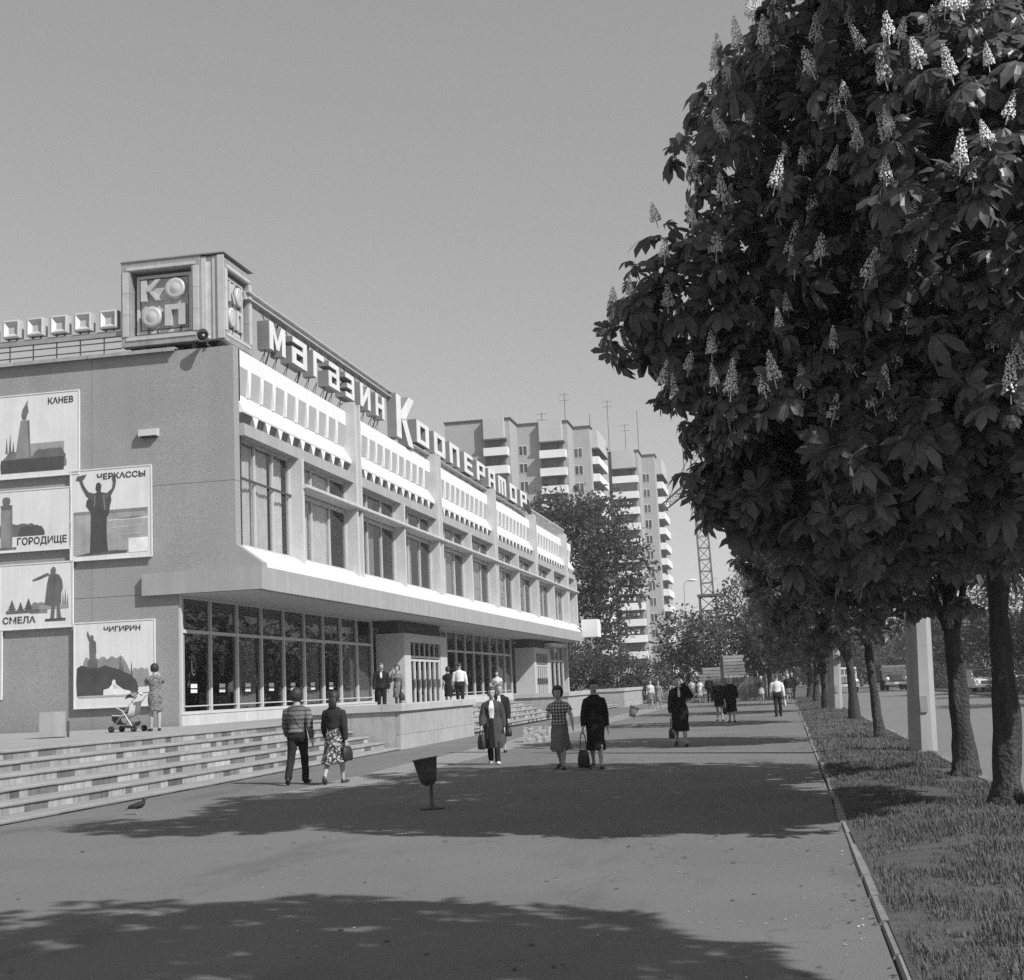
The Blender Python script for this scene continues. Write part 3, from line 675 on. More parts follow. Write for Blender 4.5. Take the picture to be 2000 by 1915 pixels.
# cube sign
M_tin = grey('weathered_tin', .36, .5, .12, 2.5, .1, 50.0, metal=.35, spec=.5, streak=.12)
M_tinl = grey('light_tin', .52, .5, .10, 2.5, .1, 50.0, metal=.2, spec=.5, streak=.08)
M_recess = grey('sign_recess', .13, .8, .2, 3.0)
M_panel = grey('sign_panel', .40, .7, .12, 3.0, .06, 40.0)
cc = (-16.9, 38.0, 11.9)
t_ = store_thing('cube_sign', cc, 'big cube sign with КООП letters in framed faces on the roof corner', 'roof sign')
b = MB(cc); b.box(-18.70, -15.70, 37.76, 39.5, 12.16, 14.64); b.build('core', M_recess, t_)
b = MB(cc)
for x in (-18.2, -17.4, -16.6, -15.8): b.box(x, x + .12, 37.6, 39.4, 11.88, 12.16)
b.build('base_beam', M_iron, t_)
def sign_face(map_, W, H, nm, pm):
    """framed face built in (u right, v up, d out of the wall)"""
    def bx(u0, u1, v0, v1, d0, d1, mat, name):
        b = MB(cc); q = [map_(u, v, d) for d in (d0, d1) for u, v in ((u0, v0), (u1, v0), (u1, v1), (u0, v1))]
        b.add(q, [(3, 2, 1, 0), (4, 5, 6, 7), (0, 1, 5, 4), (1, 2, 6, 5), (2, 3, 7, 6), (3, 0, 4, 7)]); return b.build(name, mat, t_)
    def poly(pts, d0, d1, mat, name):
        b = MB(cc); n = len(pts); b.add([map_(u, v, d0) for u, v in pts] + [map_(u, v, d1) for u, v in pts], [tuple(range(n - 1, -1, -1)), tuple(range(n, 2 * n))] + [(i, (i + 1) % n, n + (i + 1) % n, n + i) for i in range(n)]); return b.build(name, mat, t_)
    f = .30
    nseg = 3
    for k in range(nseg):       # frame of tin lengths with seams
        a0, a1 = W * k / nseg + .004, W * (k + 1) / nseg - .004
        for v0, v1 in ((0, f), (H - f, H)):
            bx(a0 + (f if k == 0 else 0) * 0, a1, v0, v1, 0, .34, M_tin, 'tin_frame')
            bx(a0 + (f * .55 if k == 0 else 0), a1 - (f * .55 if k == nseg - 1 else 0), v0 + (f * .55 if v0 == 0 else f * .12), v1 - (f * .12 if v0 == 0 else f * .55), .342, .37, M_tinl, 'tin_frame')
        z0, z1 = f + (H - 2 * f) * k / nseg + .004, f + (H - 2 * f) * (k + 1) / nseg - .004
        for u0, u1 in ((0, f), (W - f, W)):
            bx(u0, u1, z0, z1, 0, .34, M_tin, 'tin_frame'); bx(u0 + f * .2, u1 - f * .2, z0, z1, .342, .37, M_tinl, 'tin_frame')
    g = f + .10
    for u0, u1, v0, v1 in ((g, W - g, g, g + .09), (g, W - g, H - g - .09, H - g), (g, g + .09, g + .092, H - g - .092), (W - g - .09, W - g, g + .092, H - g - .092)): bx(u0, u1, v0, v1, 0, .10, M_tinl, 'inner_frame')
    bx(g + .13, W - g - .13, g + .13, H - g - .13, .012, .07, pm, 'back_panel')
    for u in (.3, .42, .7): bx(W * u, W * u + .03, g - .08, g + .16, .1, .13, M_iron, 'strut')
    x0, x1, y0, y1 = g + .15, W - g - .15, g + .15, H - g - .15; mx_, my = (x0 + x1) / 2, (y0 + y1) / 2
    hw, hh = (x1 - x0) / 2 * .88, (y1 - y0) / 2 * .86
    def disc(cu, cv):
        b = MB(cc); n = 24; b.smooth = True; rings = [(1.0, .07), (1.0, .20), (.93, .245), (.62, .20), (.56, .205), (.30, .235), (.0, .25)]
        vs = []
        for r_, d in rings:
            for j in range(n): a = 2 * math.pi * j / n; vs.append(map_(cu + hw / 2 * r_ * math.cos(a), cv + hh / 2 * r_ * math.sin(a), d))
        b.add(vs, [(i * n + j, i * n + (j + 1) % n, (i + 1) * n + (j + 1) % n, (i + 1) * n + j) for i in range(len(rings) - 1) for j in range(n)]); b.build('letter', M_tinl, t_)
    cu0, cu1, cv0, cv1 = x0 + hw / 2 + .03, x1 - hw / 2 - .02, y0 + hh / 2 + .02, y1 - hh / 2 - .02
    # К
    s_ = .17 * hw / .8
    L0, L1, B0, B1 = cu0 - hw / 2, cu0 + hw / 2, cv1 - hh / 2, cv1 + hh / 2
    poly([(L0, B0), (L0 + s_ * 1.3, B0), (L0 + s_ * 1.3, B1), (L0, B1)], .07, .22, M_tinl, 'letter')
    m_ = (B0 + B1) / 2
    poly([(L0 + s_ * 1.4, m_ - .04), (L0 + s_ * 2.2, m_ - .02), (L1, B1 - .0), (L1 - s_ * 1.3, B1), (L0 + s_ * 1.4, m_ + .1)], .07, .22, M_tinl, 'letter')
    poly([(L0 + s_ * 1.9, m_ - .045), (L1 - s_ * 1.2, B0), (L1, B0), (L0 + s_ * 2.5, m_ - .01)], .07, .215, M_tinl, 'letter')
    disc(cu1, cv1); disc(cu0, cv0)
    L0, L1, B0, B1 = cu1 - hw / 2, cu1 + hw / 2, cv0 - hh / 2, cv0 + hh / 2
    poly([(L0, B0), (L0 + s_ * 1.5, B0), (L0 + s_ * 1.5, B1 - s_ * 1.2), (L1 - s_ * 1.5, B1 - s_ * 1.2), (L1 - s_ * 1.5, B0), (L1, B0), (L1, B1), (L0, B1)], .07, .22, M_tinl, 'letter')
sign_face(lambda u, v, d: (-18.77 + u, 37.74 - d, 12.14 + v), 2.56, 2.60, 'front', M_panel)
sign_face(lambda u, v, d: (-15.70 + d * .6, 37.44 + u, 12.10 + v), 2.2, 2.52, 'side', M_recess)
b = MB(cc)
for k, (xa, xb, yy) in enumerate(((-16.2, -16.05, 37.42), (-16.048, -15.86, 37.48), (-15.858, -15.68, 37.44), (-15.678, -15.48, 37.38))): b.box(xa, xb, yy, 37.74 if k < 3 else 37.435, 12.14, 14.68)
b.build('corner_column', M_tinl, t_)
b = MB(cc); b.prism([(-18.79, 14.742), (-15.44, 14.742), (-15.5, 14.78), (-18.75, 14.78)], 'y', 37.36, 39.68); b.build('top_flashing', M_tin, t_)
# horn loudspeaker
t_ = store_thing('horn_loudspeaker', (-16.02, 37.15, 12.18), 'round dark horn loudspeaker under the corner of the cube sign', 'loudspeaker')
b = MB(); b.smooth = True; M_ = Matrix.Rotation(R(90), 3, 'X'); b.lathe([(.02, -.42), (.09, -.40), (.09, -.26), (.035, -.25), (.05, -.12), (.10, -.02), (.19, .10), (.205, .11), (.185, .105), (.09, -.03), (.0, -.10)], (0, 0, 0), 24, M_); b.build('horn', M_tin, t_)
b = MB(); b.smooth = True; b.lathe([(.0, -.06), (.175, .09), (.17, .085), (.0, -.065)], (0, -.012, 0), 20, M_); b.build('horn_throat', M_iron, t_)
b = MB(); b.smooth = True; b.ell((0, -.03, 0), (.045, .05, .045)); b.build('centre_plug', M_tinl, t_)
b = MB(); b.box(-.02, .02, .2, .6, -.24, -.18); b.box(-.02, .02, .2, .25, -.2, 0); b.build('bracket', M_iron, t_)
# light boxes along the end wall
ec = (-20.6, 37.600, 11.95)
t_ = store_thing('box_letter_sign', ec, 'row of small square light boxes on a railing along the end wall roof', 'roof sign')
for xc in (-24.05, -23.25, -22.45, -21.65, -20.86, -20.07, -19.24):
    b = MB(ec); h = .28; zc = 13.08
    rings = [(h, 37.750), (h, 37.480), (h * .82, 37.460), (h * .42, 37.560), (h * .42, 37.555)]
    vs = []
    for r_, y in rings: vs += [(xc - r_, y, zc - r_), (xc + r_, y, zc - r_), (xc + r_, y, zc + r_), (xc - r_, y, zc + r_)]
    b.add(vs, [(3, 2, 1, 0)] [:0] + [(4 * i + j, 4 * i + (j + 1) % 4, 4 * i + 4 + (j + 1) % 4, 4 * i + 4 + j) for i in range(4) for j in range(4)] + [(16, 17, 18, 19)]); b.build('light_box', M_tinl, t_)
    b = MB(ec); b.box(xc + .1, xc + .14, 37.600, 37.640, 12.72, 12.80); b.box(xc - .16, xc - .12, 37.600, 37.640, 12.72, 12.80); b.build('bracket', M_iron, t_)
b = MB(ec); b.box(-25, -18.85, 37.550, 37.700, 12.55, 12.72); b.build('beam', M_tin, t_)
b = MB(ec)
for zz in (12.38, 12.16): b.box(-25, -18.87, 37.610, 37.640, zz, zz + .03)
x = -24.9
while x < -18.85: b.box(x, x + .03, 37.580, 37.610, 11.95, 12.56); x += .78
b.build('railing', M_iron, t_)
# big letters
GL = {
 'М': [[(0, 0), (.22, 0), (.22, 1), (0, 1)], [(.78, 0), (1, 0), (1, 1), (.78, 1)], [(.225, 1), (.225, .62), (.42, .1), (.5, .1), (.5, .38)], [(.775, 1), (.505, .38), (.505, .1), (.58, .1), (.775, .62)]],
 'А': [[(0, 0), (.26, 0), (.26, .62), (0, .62)], [(.74, 0), (1, 0), (1, 1), (.74, 1)], [(.05, .8), (.735, .8), (.735, 1), (.05, 1)], [(.265, .0), (.735, .0), (.735, .18), (.265, .18)], [(.265, .45), (.735, .45), (.735, .62), (.265, .62)]],
 'А2': [[(0, 0), (.26, 0), (.26, 1), (0, 1)], [(.74, 0), (1, 0), (1, 1), (.74, 1)], [(.265, .8), (.735, .8), (.735, 1), (.265, 1)], [(.265, .34), (.735, .34), (.735, .52), (.265, .52)]],
 'Г': [[(0, 0), (.28, 0), (.28, 1), (0, 1)], [(.285, .78), (1, .78), (1, 1), (.285, 1)]],
 'З': [[(.74, 0), (1, 0), (1, 1), (.74, 1)], [(0, .8), (.735, .8), (.735, 1), (0, 1)], [(.2, .41), (.735, .41), (.735, .6), (.2, .6)], [(0, 0), (.735, 0), (.735, .2), (0, .2)]],
 'И': [[(0, 0), (.26, 0), (.26, 1), (0, 1)], [(.74, 0), (1, 0), (1, 1), (.74, 1)], [(.265, .05), (.735, .62), (.735, .95), (.265, .36)]],
 'Н': [[(0, 0), (.26, 0), (.26, 1), (0, 1)], [(.74, 0), (1, 0), (1, 1), (.74, 1)], [(.265, .4), (.735, .4), (.735, .6), (.265, .6)]],
 'К': [[(0, .06), (.24, .06), (.24, .90), (0, .90)], [(.245, .46), (.50, .50), (1, 1), (.72, 1), (.245, .60)], [(.27, .452), (.62, 0), (.92, 0), (.53, .49)]],
 'О': [[(0, 0), (.28, 0), (.28, 1), (0, 1)], [(.72, 0), (1, 0), (1, 1), (.72, 1)], [(.285, .8), (.715, .8), (.715, 1), (.285, 1)], [(.285, 0), (.715, 0), (.715, .2), (.285, .2)]],
 'П': [[(0, 0), (.28, 0), (.28, 1), (0, 1)], [(.72, 0), (1, 0), (1, 1), (.72, 1)], [(.285, .8), (.715, .8), (.715, 1), (.285, 1)]],
 'Е': [[(0, 0), (.30, 0), (.30, 1), (0, 1)], [(.305, .82), (1, .82), (1, 1), (.305, 1)], [(.305, .41), (.9, .41), (.9, .59), (.305, .59)], [(.305, 0), (1, 0), (1, .18), (.305, .18)]],
 'Р': [[(0, 0), (.28, 0), (.28, 1), (0, 1)], [(.74, .36), (1, .36), (1, 1), (.74, 1)], [(.285, .82), (.735, .82), (.735, 1), (.285, 1)], [(.285, .36), (.735, .36), (.735, .54), (.285, .54)]],
 'Т': [[(.0, 0), (.22, 0), (.22, .80), (.0, .80)], [(.39, 0), (.61, 0), (.61, .80), (.39, .80)], [(.78, 0), (1, 0), (1, .80), (.78, .80)], [(0, .805), (1, .805), (1, 1), (0, 1)]],
}
M_letter = grey('letter_enamel', .68, .45, .10, 1.5, .06, 50.0, spec=.5)
M_lside = grey('letter_side', .24, .5, .15, 1.5, .06, 50.0, spec=.4, metal=.2)
rc = (-15.4, 45.0, 12.0)
def big_letters(word, spans, z0, z1, t_, bigfirst=False):
    for (ch, ya, yb, za, zb) in spans:
        b = MB(rc)
        for pts in GL[ch]: b.prism([(ya + u * (yb - ya), za + v * (zb - za)) for u, v in pts], 'x', -15.62, -15.22)
        lt = b.build('letter', M_lside, t_); b = MB(rc)
        for pts in GL[ch]: b.prism([(ya + (.012 + u * .976) * (yb - ya), za + (.012 + v * .976) * (zb - za)) for u, v in pts], 'x', -15.219, -15.2)
        b.build('letter_face', M_letter, lt)
        for f_ in (.12, .85):
            y = ya + (yb - ya) * f_; b = MB(rc)
            b.tube([(-15.5, y - .1, 11.93), (-15.42, y, za), (-15.75, y + .12, 11.93)], .014, 5, False); b.build('strut', M_iron, t_)
            if ya < 54: b = MB(rc); b.tube([(-15.55, y + .1, 13.80), (-15.42, y, zb), (-15.55, y - .14, 13.80)], .011, 5, False); b.build('hanger', M_iron, t_)
t_ = store_thing('roof_sign', rc, 'white block letters МАГАЗИН hung below a rail along the roof edge', 'roof sign')
big_letters('', [('М', 40.33, 41.75, 12.47, 13.40), ('А', 42.35, 43.80, 12.47, 13.40), ('Г', 44.45, 45.55, 12.47, 13.40), ('А', 46.05, 47.25, 12.47, 13.40), ('З', 47.95, 49.0, 12.47, 13.40), ('И', 49.75, 51.05, 12.47, 13.40), ('Н', 51.75, 52.95, 12.47, 13.40)], 0, 0, t_)
b = MB(rc); b.box(-15.72, -15.40, 39.2, 54.9, 13.80, 13.84); b.box(-15.72, -15.40, 39.2, 54.9, 14.02, 14.06); b.box(-15.60, -15.52, 39.2, 54.9, 13.842, 14.018); b.build('rail', M_tinl, t_)
b = MB(rc)
y = 39.4
while y < 54.8: b.tube([(-15.7, y, 13.8), (-16.4, y, 11.86)], .03, 6, False); y += 3.0
b.build('post', M_iron, t_)
t_ = store_thing('roof_sign', rc, 'white block letters КООПЕРАТОР standing along the farther roof edge', 'roof sign')
big_letters('', [('К', 54.7, 57.55, 11.98, 14.20), ('О', 57.88, 59.99, 12.42, 13.45), ('О', 60.90, 63.0, 12.42, 13.45), ('П', 63.88, 65.88, 12.42, 13.45), ('Е', 66.92, 68.83, 12.42, 13.45), ('Р', 69.76, 71.73, 12.42, 13.45), ('А2', 72.61, 74.34, 12.42, 13.45), ('Т', 75.2, 77.3, 12.42, 13.45), ('О', 78.4, 80.5, 12.42, 13.45), ('Р', 81.6, 83.7, 12.42, 13.45)], 0, 0, t_)
b = MB(rc); b.box(-15.66, -15.3, 57.7, 84.0, 12.22, 12.30); b.build('rail', M_tin, t_)
# ------------------------------------------------------------------ tower blocks behind the store
M_brick = grey('pale_brick', .36, .92, .05, .25, .10, 3.0, rnd=.02)
M_balc = grey('balcony_white', .74, .85, .04, 1.0, rnd=.06)
M_bay = grey('bay_panel', .46, .9, .05, .5)
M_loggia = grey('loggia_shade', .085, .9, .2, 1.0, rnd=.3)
M_wglass = grey('far_window_glass', .06, .25, .2, 1.0, spec=.6, rnd=.4)
M_wframe = grey('far_window_frame', .60, .7, .05)
PITCH = 2.85
def tower(label, c, blocks, side, top=43.2, floors=13, ants=()):
    """blocks: (x0, x1, y_front, bay or None, windows) from left to right; side: (x, y0, y1) of the sunlit flank with balconies"""
    t_ = empty('tower_block', c, 0, label, 'apartment tower', 'apartment towers behind the store')
    for x0, x1, yf, bay, wins in blocks:
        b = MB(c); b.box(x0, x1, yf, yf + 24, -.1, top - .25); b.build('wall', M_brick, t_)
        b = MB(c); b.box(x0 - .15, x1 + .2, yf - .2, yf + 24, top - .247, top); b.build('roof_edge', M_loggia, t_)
        for wx0, wx1 in wins:
            f = MB(); f.box(wx0 - c[0], wx1 - c[0], -.05, .06, 0, 1.6); fm = f.mesh('window', M_wframe)
            g = MB(); w_ = wx1 - wx0
            for q in range(2): g.box(wx0 - c[0] + .09 + q * w_ / 2, wx0 - c[0] + w_ / 2 - .05 + q * w_ / 2, -.075, -.055, .1, 1.5)
            gm = g.mesh('pane', M_wglass)
            for k in range(floors):
                o = link('window', fm, t_, (0, yf - c[1], top - 5.15 - PITCH * k)); p_ = link('pane', gm, o)
        if bay:
            bx0, bx1, d = bay
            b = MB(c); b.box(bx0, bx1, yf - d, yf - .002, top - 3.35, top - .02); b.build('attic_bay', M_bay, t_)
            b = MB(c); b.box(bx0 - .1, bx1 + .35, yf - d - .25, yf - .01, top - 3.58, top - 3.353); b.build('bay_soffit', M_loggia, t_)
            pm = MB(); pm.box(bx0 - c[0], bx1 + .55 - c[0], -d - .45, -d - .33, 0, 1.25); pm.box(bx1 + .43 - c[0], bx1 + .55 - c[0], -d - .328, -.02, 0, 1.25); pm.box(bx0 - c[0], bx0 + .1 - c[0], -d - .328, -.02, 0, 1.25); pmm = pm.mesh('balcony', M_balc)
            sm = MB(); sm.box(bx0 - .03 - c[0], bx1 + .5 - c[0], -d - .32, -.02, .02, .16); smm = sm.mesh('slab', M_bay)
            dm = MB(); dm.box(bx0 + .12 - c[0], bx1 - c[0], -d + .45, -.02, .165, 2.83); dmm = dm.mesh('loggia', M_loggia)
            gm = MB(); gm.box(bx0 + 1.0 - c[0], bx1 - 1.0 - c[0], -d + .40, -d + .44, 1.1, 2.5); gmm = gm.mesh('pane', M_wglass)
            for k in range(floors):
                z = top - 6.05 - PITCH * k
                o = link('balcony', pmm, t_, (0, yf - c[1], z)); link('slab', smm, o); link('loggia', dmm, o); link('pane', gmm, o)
                if rs.random() < .45:      # washing on the line, or a glazed-in balcony
                    x = bx0 + .4
                    while x < bx1 - .3: wd = rs.uniform(.3, .7); b = MB(); b.box(x - c[0], x + wd - c[0], -d - .12, -d - .1, 2.3 - rs.uniform(.4, .9), 2.3); link('washing', b.mesh('washing', (M_balc, M_bay, M_loggia)[rs.randrange(3)]), o); x += wd + rs.uniform(.1, .6)
                elif rs.random() < .25:
                    b = MB(); b.box(bx0 + .05 - c[0], bx1 + .4 - c[0], -d - .40, -d - .36, 1.252, 2.75); link('glazing', b.mesh('glazing', M_wglass), o)
    sx, sy0, sy1 = side
    pm = MB(); pm.box(1.0, 1.12, 0, sy1 - sy0, 0, 1.25); pm.box(.02, .998, 0, .1, 0, 1.25); pm.box(.02, .998, sy1 - sy0 - .1, sy1 - sy0, 0, 1.25); pmm = pm.mesh('balcony', M_balc)
    sm = MB(); sm.box(.02, .998, .11, sy1 - sy0 - .11, .0, .14); smm = sm.mesh('slab', M_bay)
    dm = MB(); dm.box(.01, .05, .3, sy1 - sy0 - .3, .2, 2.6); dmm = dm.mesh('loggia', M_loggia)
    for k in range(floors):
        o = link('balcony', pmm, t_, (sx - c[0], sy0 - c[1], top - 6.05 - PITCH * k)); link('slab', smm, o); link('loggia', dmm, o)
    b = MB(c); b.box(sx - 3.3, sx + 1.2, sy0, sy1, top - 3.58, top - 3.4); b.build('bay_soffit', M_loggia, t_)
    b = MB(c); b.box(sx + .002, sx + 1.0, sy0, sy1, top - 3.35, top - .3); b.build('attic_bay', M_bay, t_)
    for (ax, ay, z1, yagi) in ants:
        b = MB(c); b.tube([(ax, ay, top - .3), (ax + .05, ay, z1)], .055, 5)
        if yagi:
            for zz in (z1 - .3, z1 - 1.3): b.box(ax - .9, ax + .9, ay - .03, ay + .03, zz, zz + .05)
        b.build('antenna', M_iron, t_)
    return t_
tower('nearer pale tower block stepping down in three bays right behind the store', (-36, 215, 0),
      [(-49.4, -39.1, 207, (-43.1, -39.9, 1.0), []), (-39.1, -31.0, 213, (-35.4, -31.8, 1.0), [(-38.9, -37.6)]), (-31.0, -28.3, 219, None, [(-30.95, -29.6)])], (-28.3, 221, 233),
      ants=((-35.5, 216, 45.4, True), (-33, 225, 50.2, True), (-29.8, 232, 47.6, False)))
tower('farther pale tower block with antennas on the roof, partly hidden by the tall tree', (-26, 250, 0),
      [(-35, -23.2, 246, (-27.9, -23.9, 1.0), []), (-23.2, -20.8, 252, None, [(-23.1, -21.9)])], (-20.8, 255, 267),
      ants=((-29.2, 254, 54.4, True), (-23.9, 256, 52.4, False), (-26.0, 253, 49.4, True)))
# ------------------------------------------------------------------ tower crane
cc = (-7.6, 150, 0)
t_ = empty('tower_crane', cc, 0, 'lattice tower crane with a slanting jib behind the leaves', 'crane')
M_crane = grey('crane_paint', .11, .7, .15, 1.0)
def lattice(name, p0, p1, w0, w1, nseg, r, up=Vector((0, 0, 1))):
    p0, p1 = Vector(p0), Vector(p1); d = (p1 - p0).normalized(); a = Vector((1, 0, 0)) if abs(d.z) > .8 else Vector((0, 1, 0)); e = d.cross(a).normalized()
    def cor(t, k): w = w0 + (w1 - w0) * t; p = p0 + (p1 - p0) * t; return p + a * (w / 2 * (-1 if k in (0, 3) else 1)) + e * (w / 2 * (-1 if k < 2 else 1))
    for k in range(4): b = MB(cc); b.tube([cor(0, k), cor(1, k)], r, 5); b.build('chord', M_crane, t_)
    b = MB(cc)
    for i in range(nseg):
        for k in range(4):
            t0, t1 = i / nseg, (i + 1) / nseg; k2 = (k + 1) % 4
            b.tube([cor(t0, k), cor(t1, k2)] if (i + k) % 2 else [cor(t0, k2), cor(t1, k)], r * .55, 4, False); b.tube([cor(t1, k), cor(t1, k2)], r * .55, 4, False)
    o = b.build(name, M_crane, t_); o['kind'] = 'stuff'
lattice('mast_bracing', (-7.5, 150, 10.6), (-7.85, 150, 27), 1.25, 1.15, 13, .07)
lattice('base_bracing', (-7.5, 150, -.1), (-7.5, 150, 10.4), 1.9, 1.75, 7, .09)
b = MB(cc); b.box(-8.6, -6.4, 148.9, 151.1, 10.38, 10.62); b.build('platform', M_crane, t_)
lattice('jib_bracing', (-7.9, 150, 23.2), (-11.6, 150, 20.4), .9, .7, 7, .05)
lattice('jib_bracing', (-7.8, 150, 23.2), (6, 150, 27), .9, .9, 14, .05)
b = MB(cc); b.box(-8.6, -7.1, 148.6, 149.4, 22.0, 24.0); b.build('cab', M_crane, t_)
b = MB(cc); b.tube([(-7.85, 150, 27), (-11.4, 150, 20.7)], .04, 4); b.build('stay_cable', M_iron, t_)
b = MB(cc); b.tube([(-9.2, 150, 22.2), (-9.2, 150, 26.8), (-7.9, 150, 27)], .04, 4); b.build('hoist_cable', M_iron, t_)
# far street lamp, hoarding, plank wall
t_ = empty('street_lamp', (-8, 120, 0), 0, 'slim distant street lamp seen against the sky beside the farther tower', 'street lamp')
b = MB(); b.tube([(0, 0, -.1), (.03, 0, 9.6), (.15, 0, 10.0), (.5, 0, 10.15)], [.09, .05, .045, .04], 8); b.build('pole', M_conc, t_)
b = MB(); b.smooth = True; b.ell((.75, 0, 10.1), (.42, .16, .11)); b.build('lamp_head', M_balc, t_)
M_board2 = grey('hoarding_board', .17, .9, .12, 2.0, .1, 30.0, rnd=.22, streak=.1)
t_ = empty('site_hoarding', (-3.2, 100.5, 0), R(-10), 'board hoarding of upright planks behind the woman in the kerchief', 'fence')
bm_ = MB(); bm_.box(-.075, .075, -.015, .015, -.1, 1.62); me = bm_.mesh('board', M_board2)
for k in range(25): link('board', me, t_, (-2.05 + .158 * k, rs.uniform(-.006, .006), rs.uniform(-.04, .03)))
b = MB()
for k in range(5): b.box(-2.0 + k * .95, -1.93 + k * .95, .02, .09, -.1, 1.5)
b.box(-2.1, 1.8, .02, .06, .35, .45); b.box(-2.1, 1.8, .02, .06, 1.2, 1.3); o = b.build('rear_rail', M_board2, t_); o['kind'] = 'stuff'
t_ = empty('plank_wall', (-4.6, 105, 0), R(-4), 'stepped wall of weathered horizontal planks above the hoarding', 'fence')
M_plank = grey('weathered_plank', .34, .9, .15, 2.0, .1, 20.0, rnd=.3)
for k in range(11):
    zz = .6 + .245 * k
    b = MB(); b.box(.15, 1.75 + rs.uniform(-.15, .1), 0, .04, 0, .2); link('plank', b.mesh('plank', M_plank), t_, (0, rs.uniform(-.03, .01), zz))
    if k < 8: b = MB(); b.box(-1.75 + .12 * max(0, k - 4) + rs.uniform(-.1, .1), -.1, 0, .04, 0, .2); link('plank', b.mesh('plank', M_plank), t_, (0, rs.uniform(-.03, .01), zz - .08))
for x in (-1.5, .02, 1.5): b = MB(); b.box(x - .06, x + .06, .05, .2, -.1, 3.35 if x > -1 else 2.4); b.build('post', M_iron, t_)
# pale low building across the road
t_ = empty('low_building', (17, 150, 0), 0, 'pale low flat-roofed building across the road, glimpsed beside the concrete post', 'building')
b = MB((17, 150, 0)); b.box(13.2, 26, 148, 160, -.1, 5.6); b.build('wall', M_balc, t_)
b = MB((17, 150, 0)); b.box(12.9, 26.3, 147.6, 160.4, 5.602, 5.95); b.build('roof_edge', M_bay, t_)
wm = MB(); wm.box(-.7, .7, -.03, .02, 0, 1.5); wme = wm.mesh('window', M_wglass)
for k in range(5):
    for zz in (1.0, 3.6): link('window', wme, t_, (-2.6 + 2.3 * k, -2.0, zz))
# ------------------------------------------------------------------ trees
M_bark = grey('bark', .062, .95, .25, 3.0, .25, 30.0, 1.0, 22.0, spec=.1, bdist=.06, streak=.28, sscale=2.5)
M_barkf = grey('far_bark', .07, .95, .2, 1.0)
M_leaf = grey('chestnut_leaf', .125, .38, .22, 2.2, .12, 40.0, spec=.45, rnd=.25)
M_leaff = grey('tree_leaf', .075, .55, .35, .9, .25, 7.0, spec=.4)
M_leafd = grey('dark_leaf', .060, .55, .35, .7, .25, 7.0, spec=.35)
M_flower = grey('chestnut_flower', .70, .8, .15, 20.0, .2, 90.0, rnd=.15)

for m_, tr_ in ((M_leaf, .36), (M_leaff, .22), (M_leafd, .20)):     # thin leaves let some light through
    n_ = m_.node_tree; pb = n_.nodes['Principled BSDF']; ou = n_.nodes['Material Output']; tl = n_.nodes.new('ShaderNodeBsdfTranslucent'); ms = n_.nodes.new('ShaderNodeMixShader'); ms.inputs[0].default_value = tr_
    tl.inputs[0].default_value = (.24, .24, .24, 1); n_.links.new(pb.outputs[0], ms.inputs[1]); n_.links.new(tl.outputs[0], ms.inputs[2]); n_.links.new(ms.outputs[0], ou.inputs[0])

def leaf_proto(ln=.20, nl=7, droop=.35, seed=0):
    """palmate chestnut leaf: seven drooping leaflets, folded along the midrib"""
    q = random.Random(seed); V = [(0, -.002, 0), (0, .0, .003)]; F = []
    angs = [0, 42, -42, 82, -82, 122, -122][:nl]; ls = [1, .92, .92, .74, .74, .5, .5]
    for a, l in zip(angs, ls):
        a = R(a + q.uniform(-7, 7)); l = ln * l * q.uniform(.9, 1.1); dx, dy = math.sin(a), math.cos(a); dr = droop * q.uniform(.7, 1.5)
        base = len(V); w_ = l * .255
        for t, wf in ((.06, .12), (.48, .76), (.80, 1.0)):
            zc = -dr * l * t * t; 
            for sgn in (-1, 0, 1):
                V.append((dx * l * t + dy * w_ * wf * sgn, dy * l * t - dx * w_ * wf * sgn, zc + (.0 if sgn else -.10 * w_ * wf * 2) + .02 * l * q.uniform(-1, 1)))
        V.append((dx * l, dy * l, -dr * l * 1.1))
        for i in range(2):
            for s_ in (0, 1): a0 = base + i * 3 + s_; F += [(a0, a0 + 1, a0 + 4), (a0, a0 + 4, a0 + 3)]
        F += [(base + 6, base + 7, base + 9), (base + 7, base + 8, base + 9)]
    return np.array(V, np.float32), np.array(F, np.int32)
def low_leaf(ln, droop, seed):
    q = random.Random(seed); V = []; F = []
    for a, l in zip([0, 44, -44, 88, -88, 126, -126], [1, .92, .92, .74, .74, .5, .5]):
        a = R(a + q.uniform(-7, 7)); l *= ln * q.uniform(.9, 1.1); dx, dy = math.sin(a), math.cos(a); b_ = len(V); w_ = l * .25; z = -droop * l
        V += [(0, 0, 0), (dx * l * .68 + dy * w_, dy * l * .68 - dx * w_, z * .45), (dx * l * .66, dy * l * .66, z * .42 - .02), (dx * l * .68 - dy * w_, dy * l * .68 + dx * w_, z * .45), (dx * l, dy * l, z * 1.1)]
        F += [(b_, b_ + 1, b_ + 2), (b_, b_ + 2, b_ + 3), (b_ + 1, b_ + 4, b_ + 2), (b_ + 2, b_ + 4, b_ + 3)]
    return np.array(V, np.float32), np.array(F, np.int32)
def simple_leaf(w_=.5):
    V = np.array([(0, 0, 0), (-w_ / 2, .5, .06), (0, .5, -.03), (w_ / 2, .5, .06), (0, 1, -.08)], np.float32)
    return V, np.array([(0, 2, 1), (0, 3, 2), (1, 2, 4), (2, 3, 4)], np.int32)
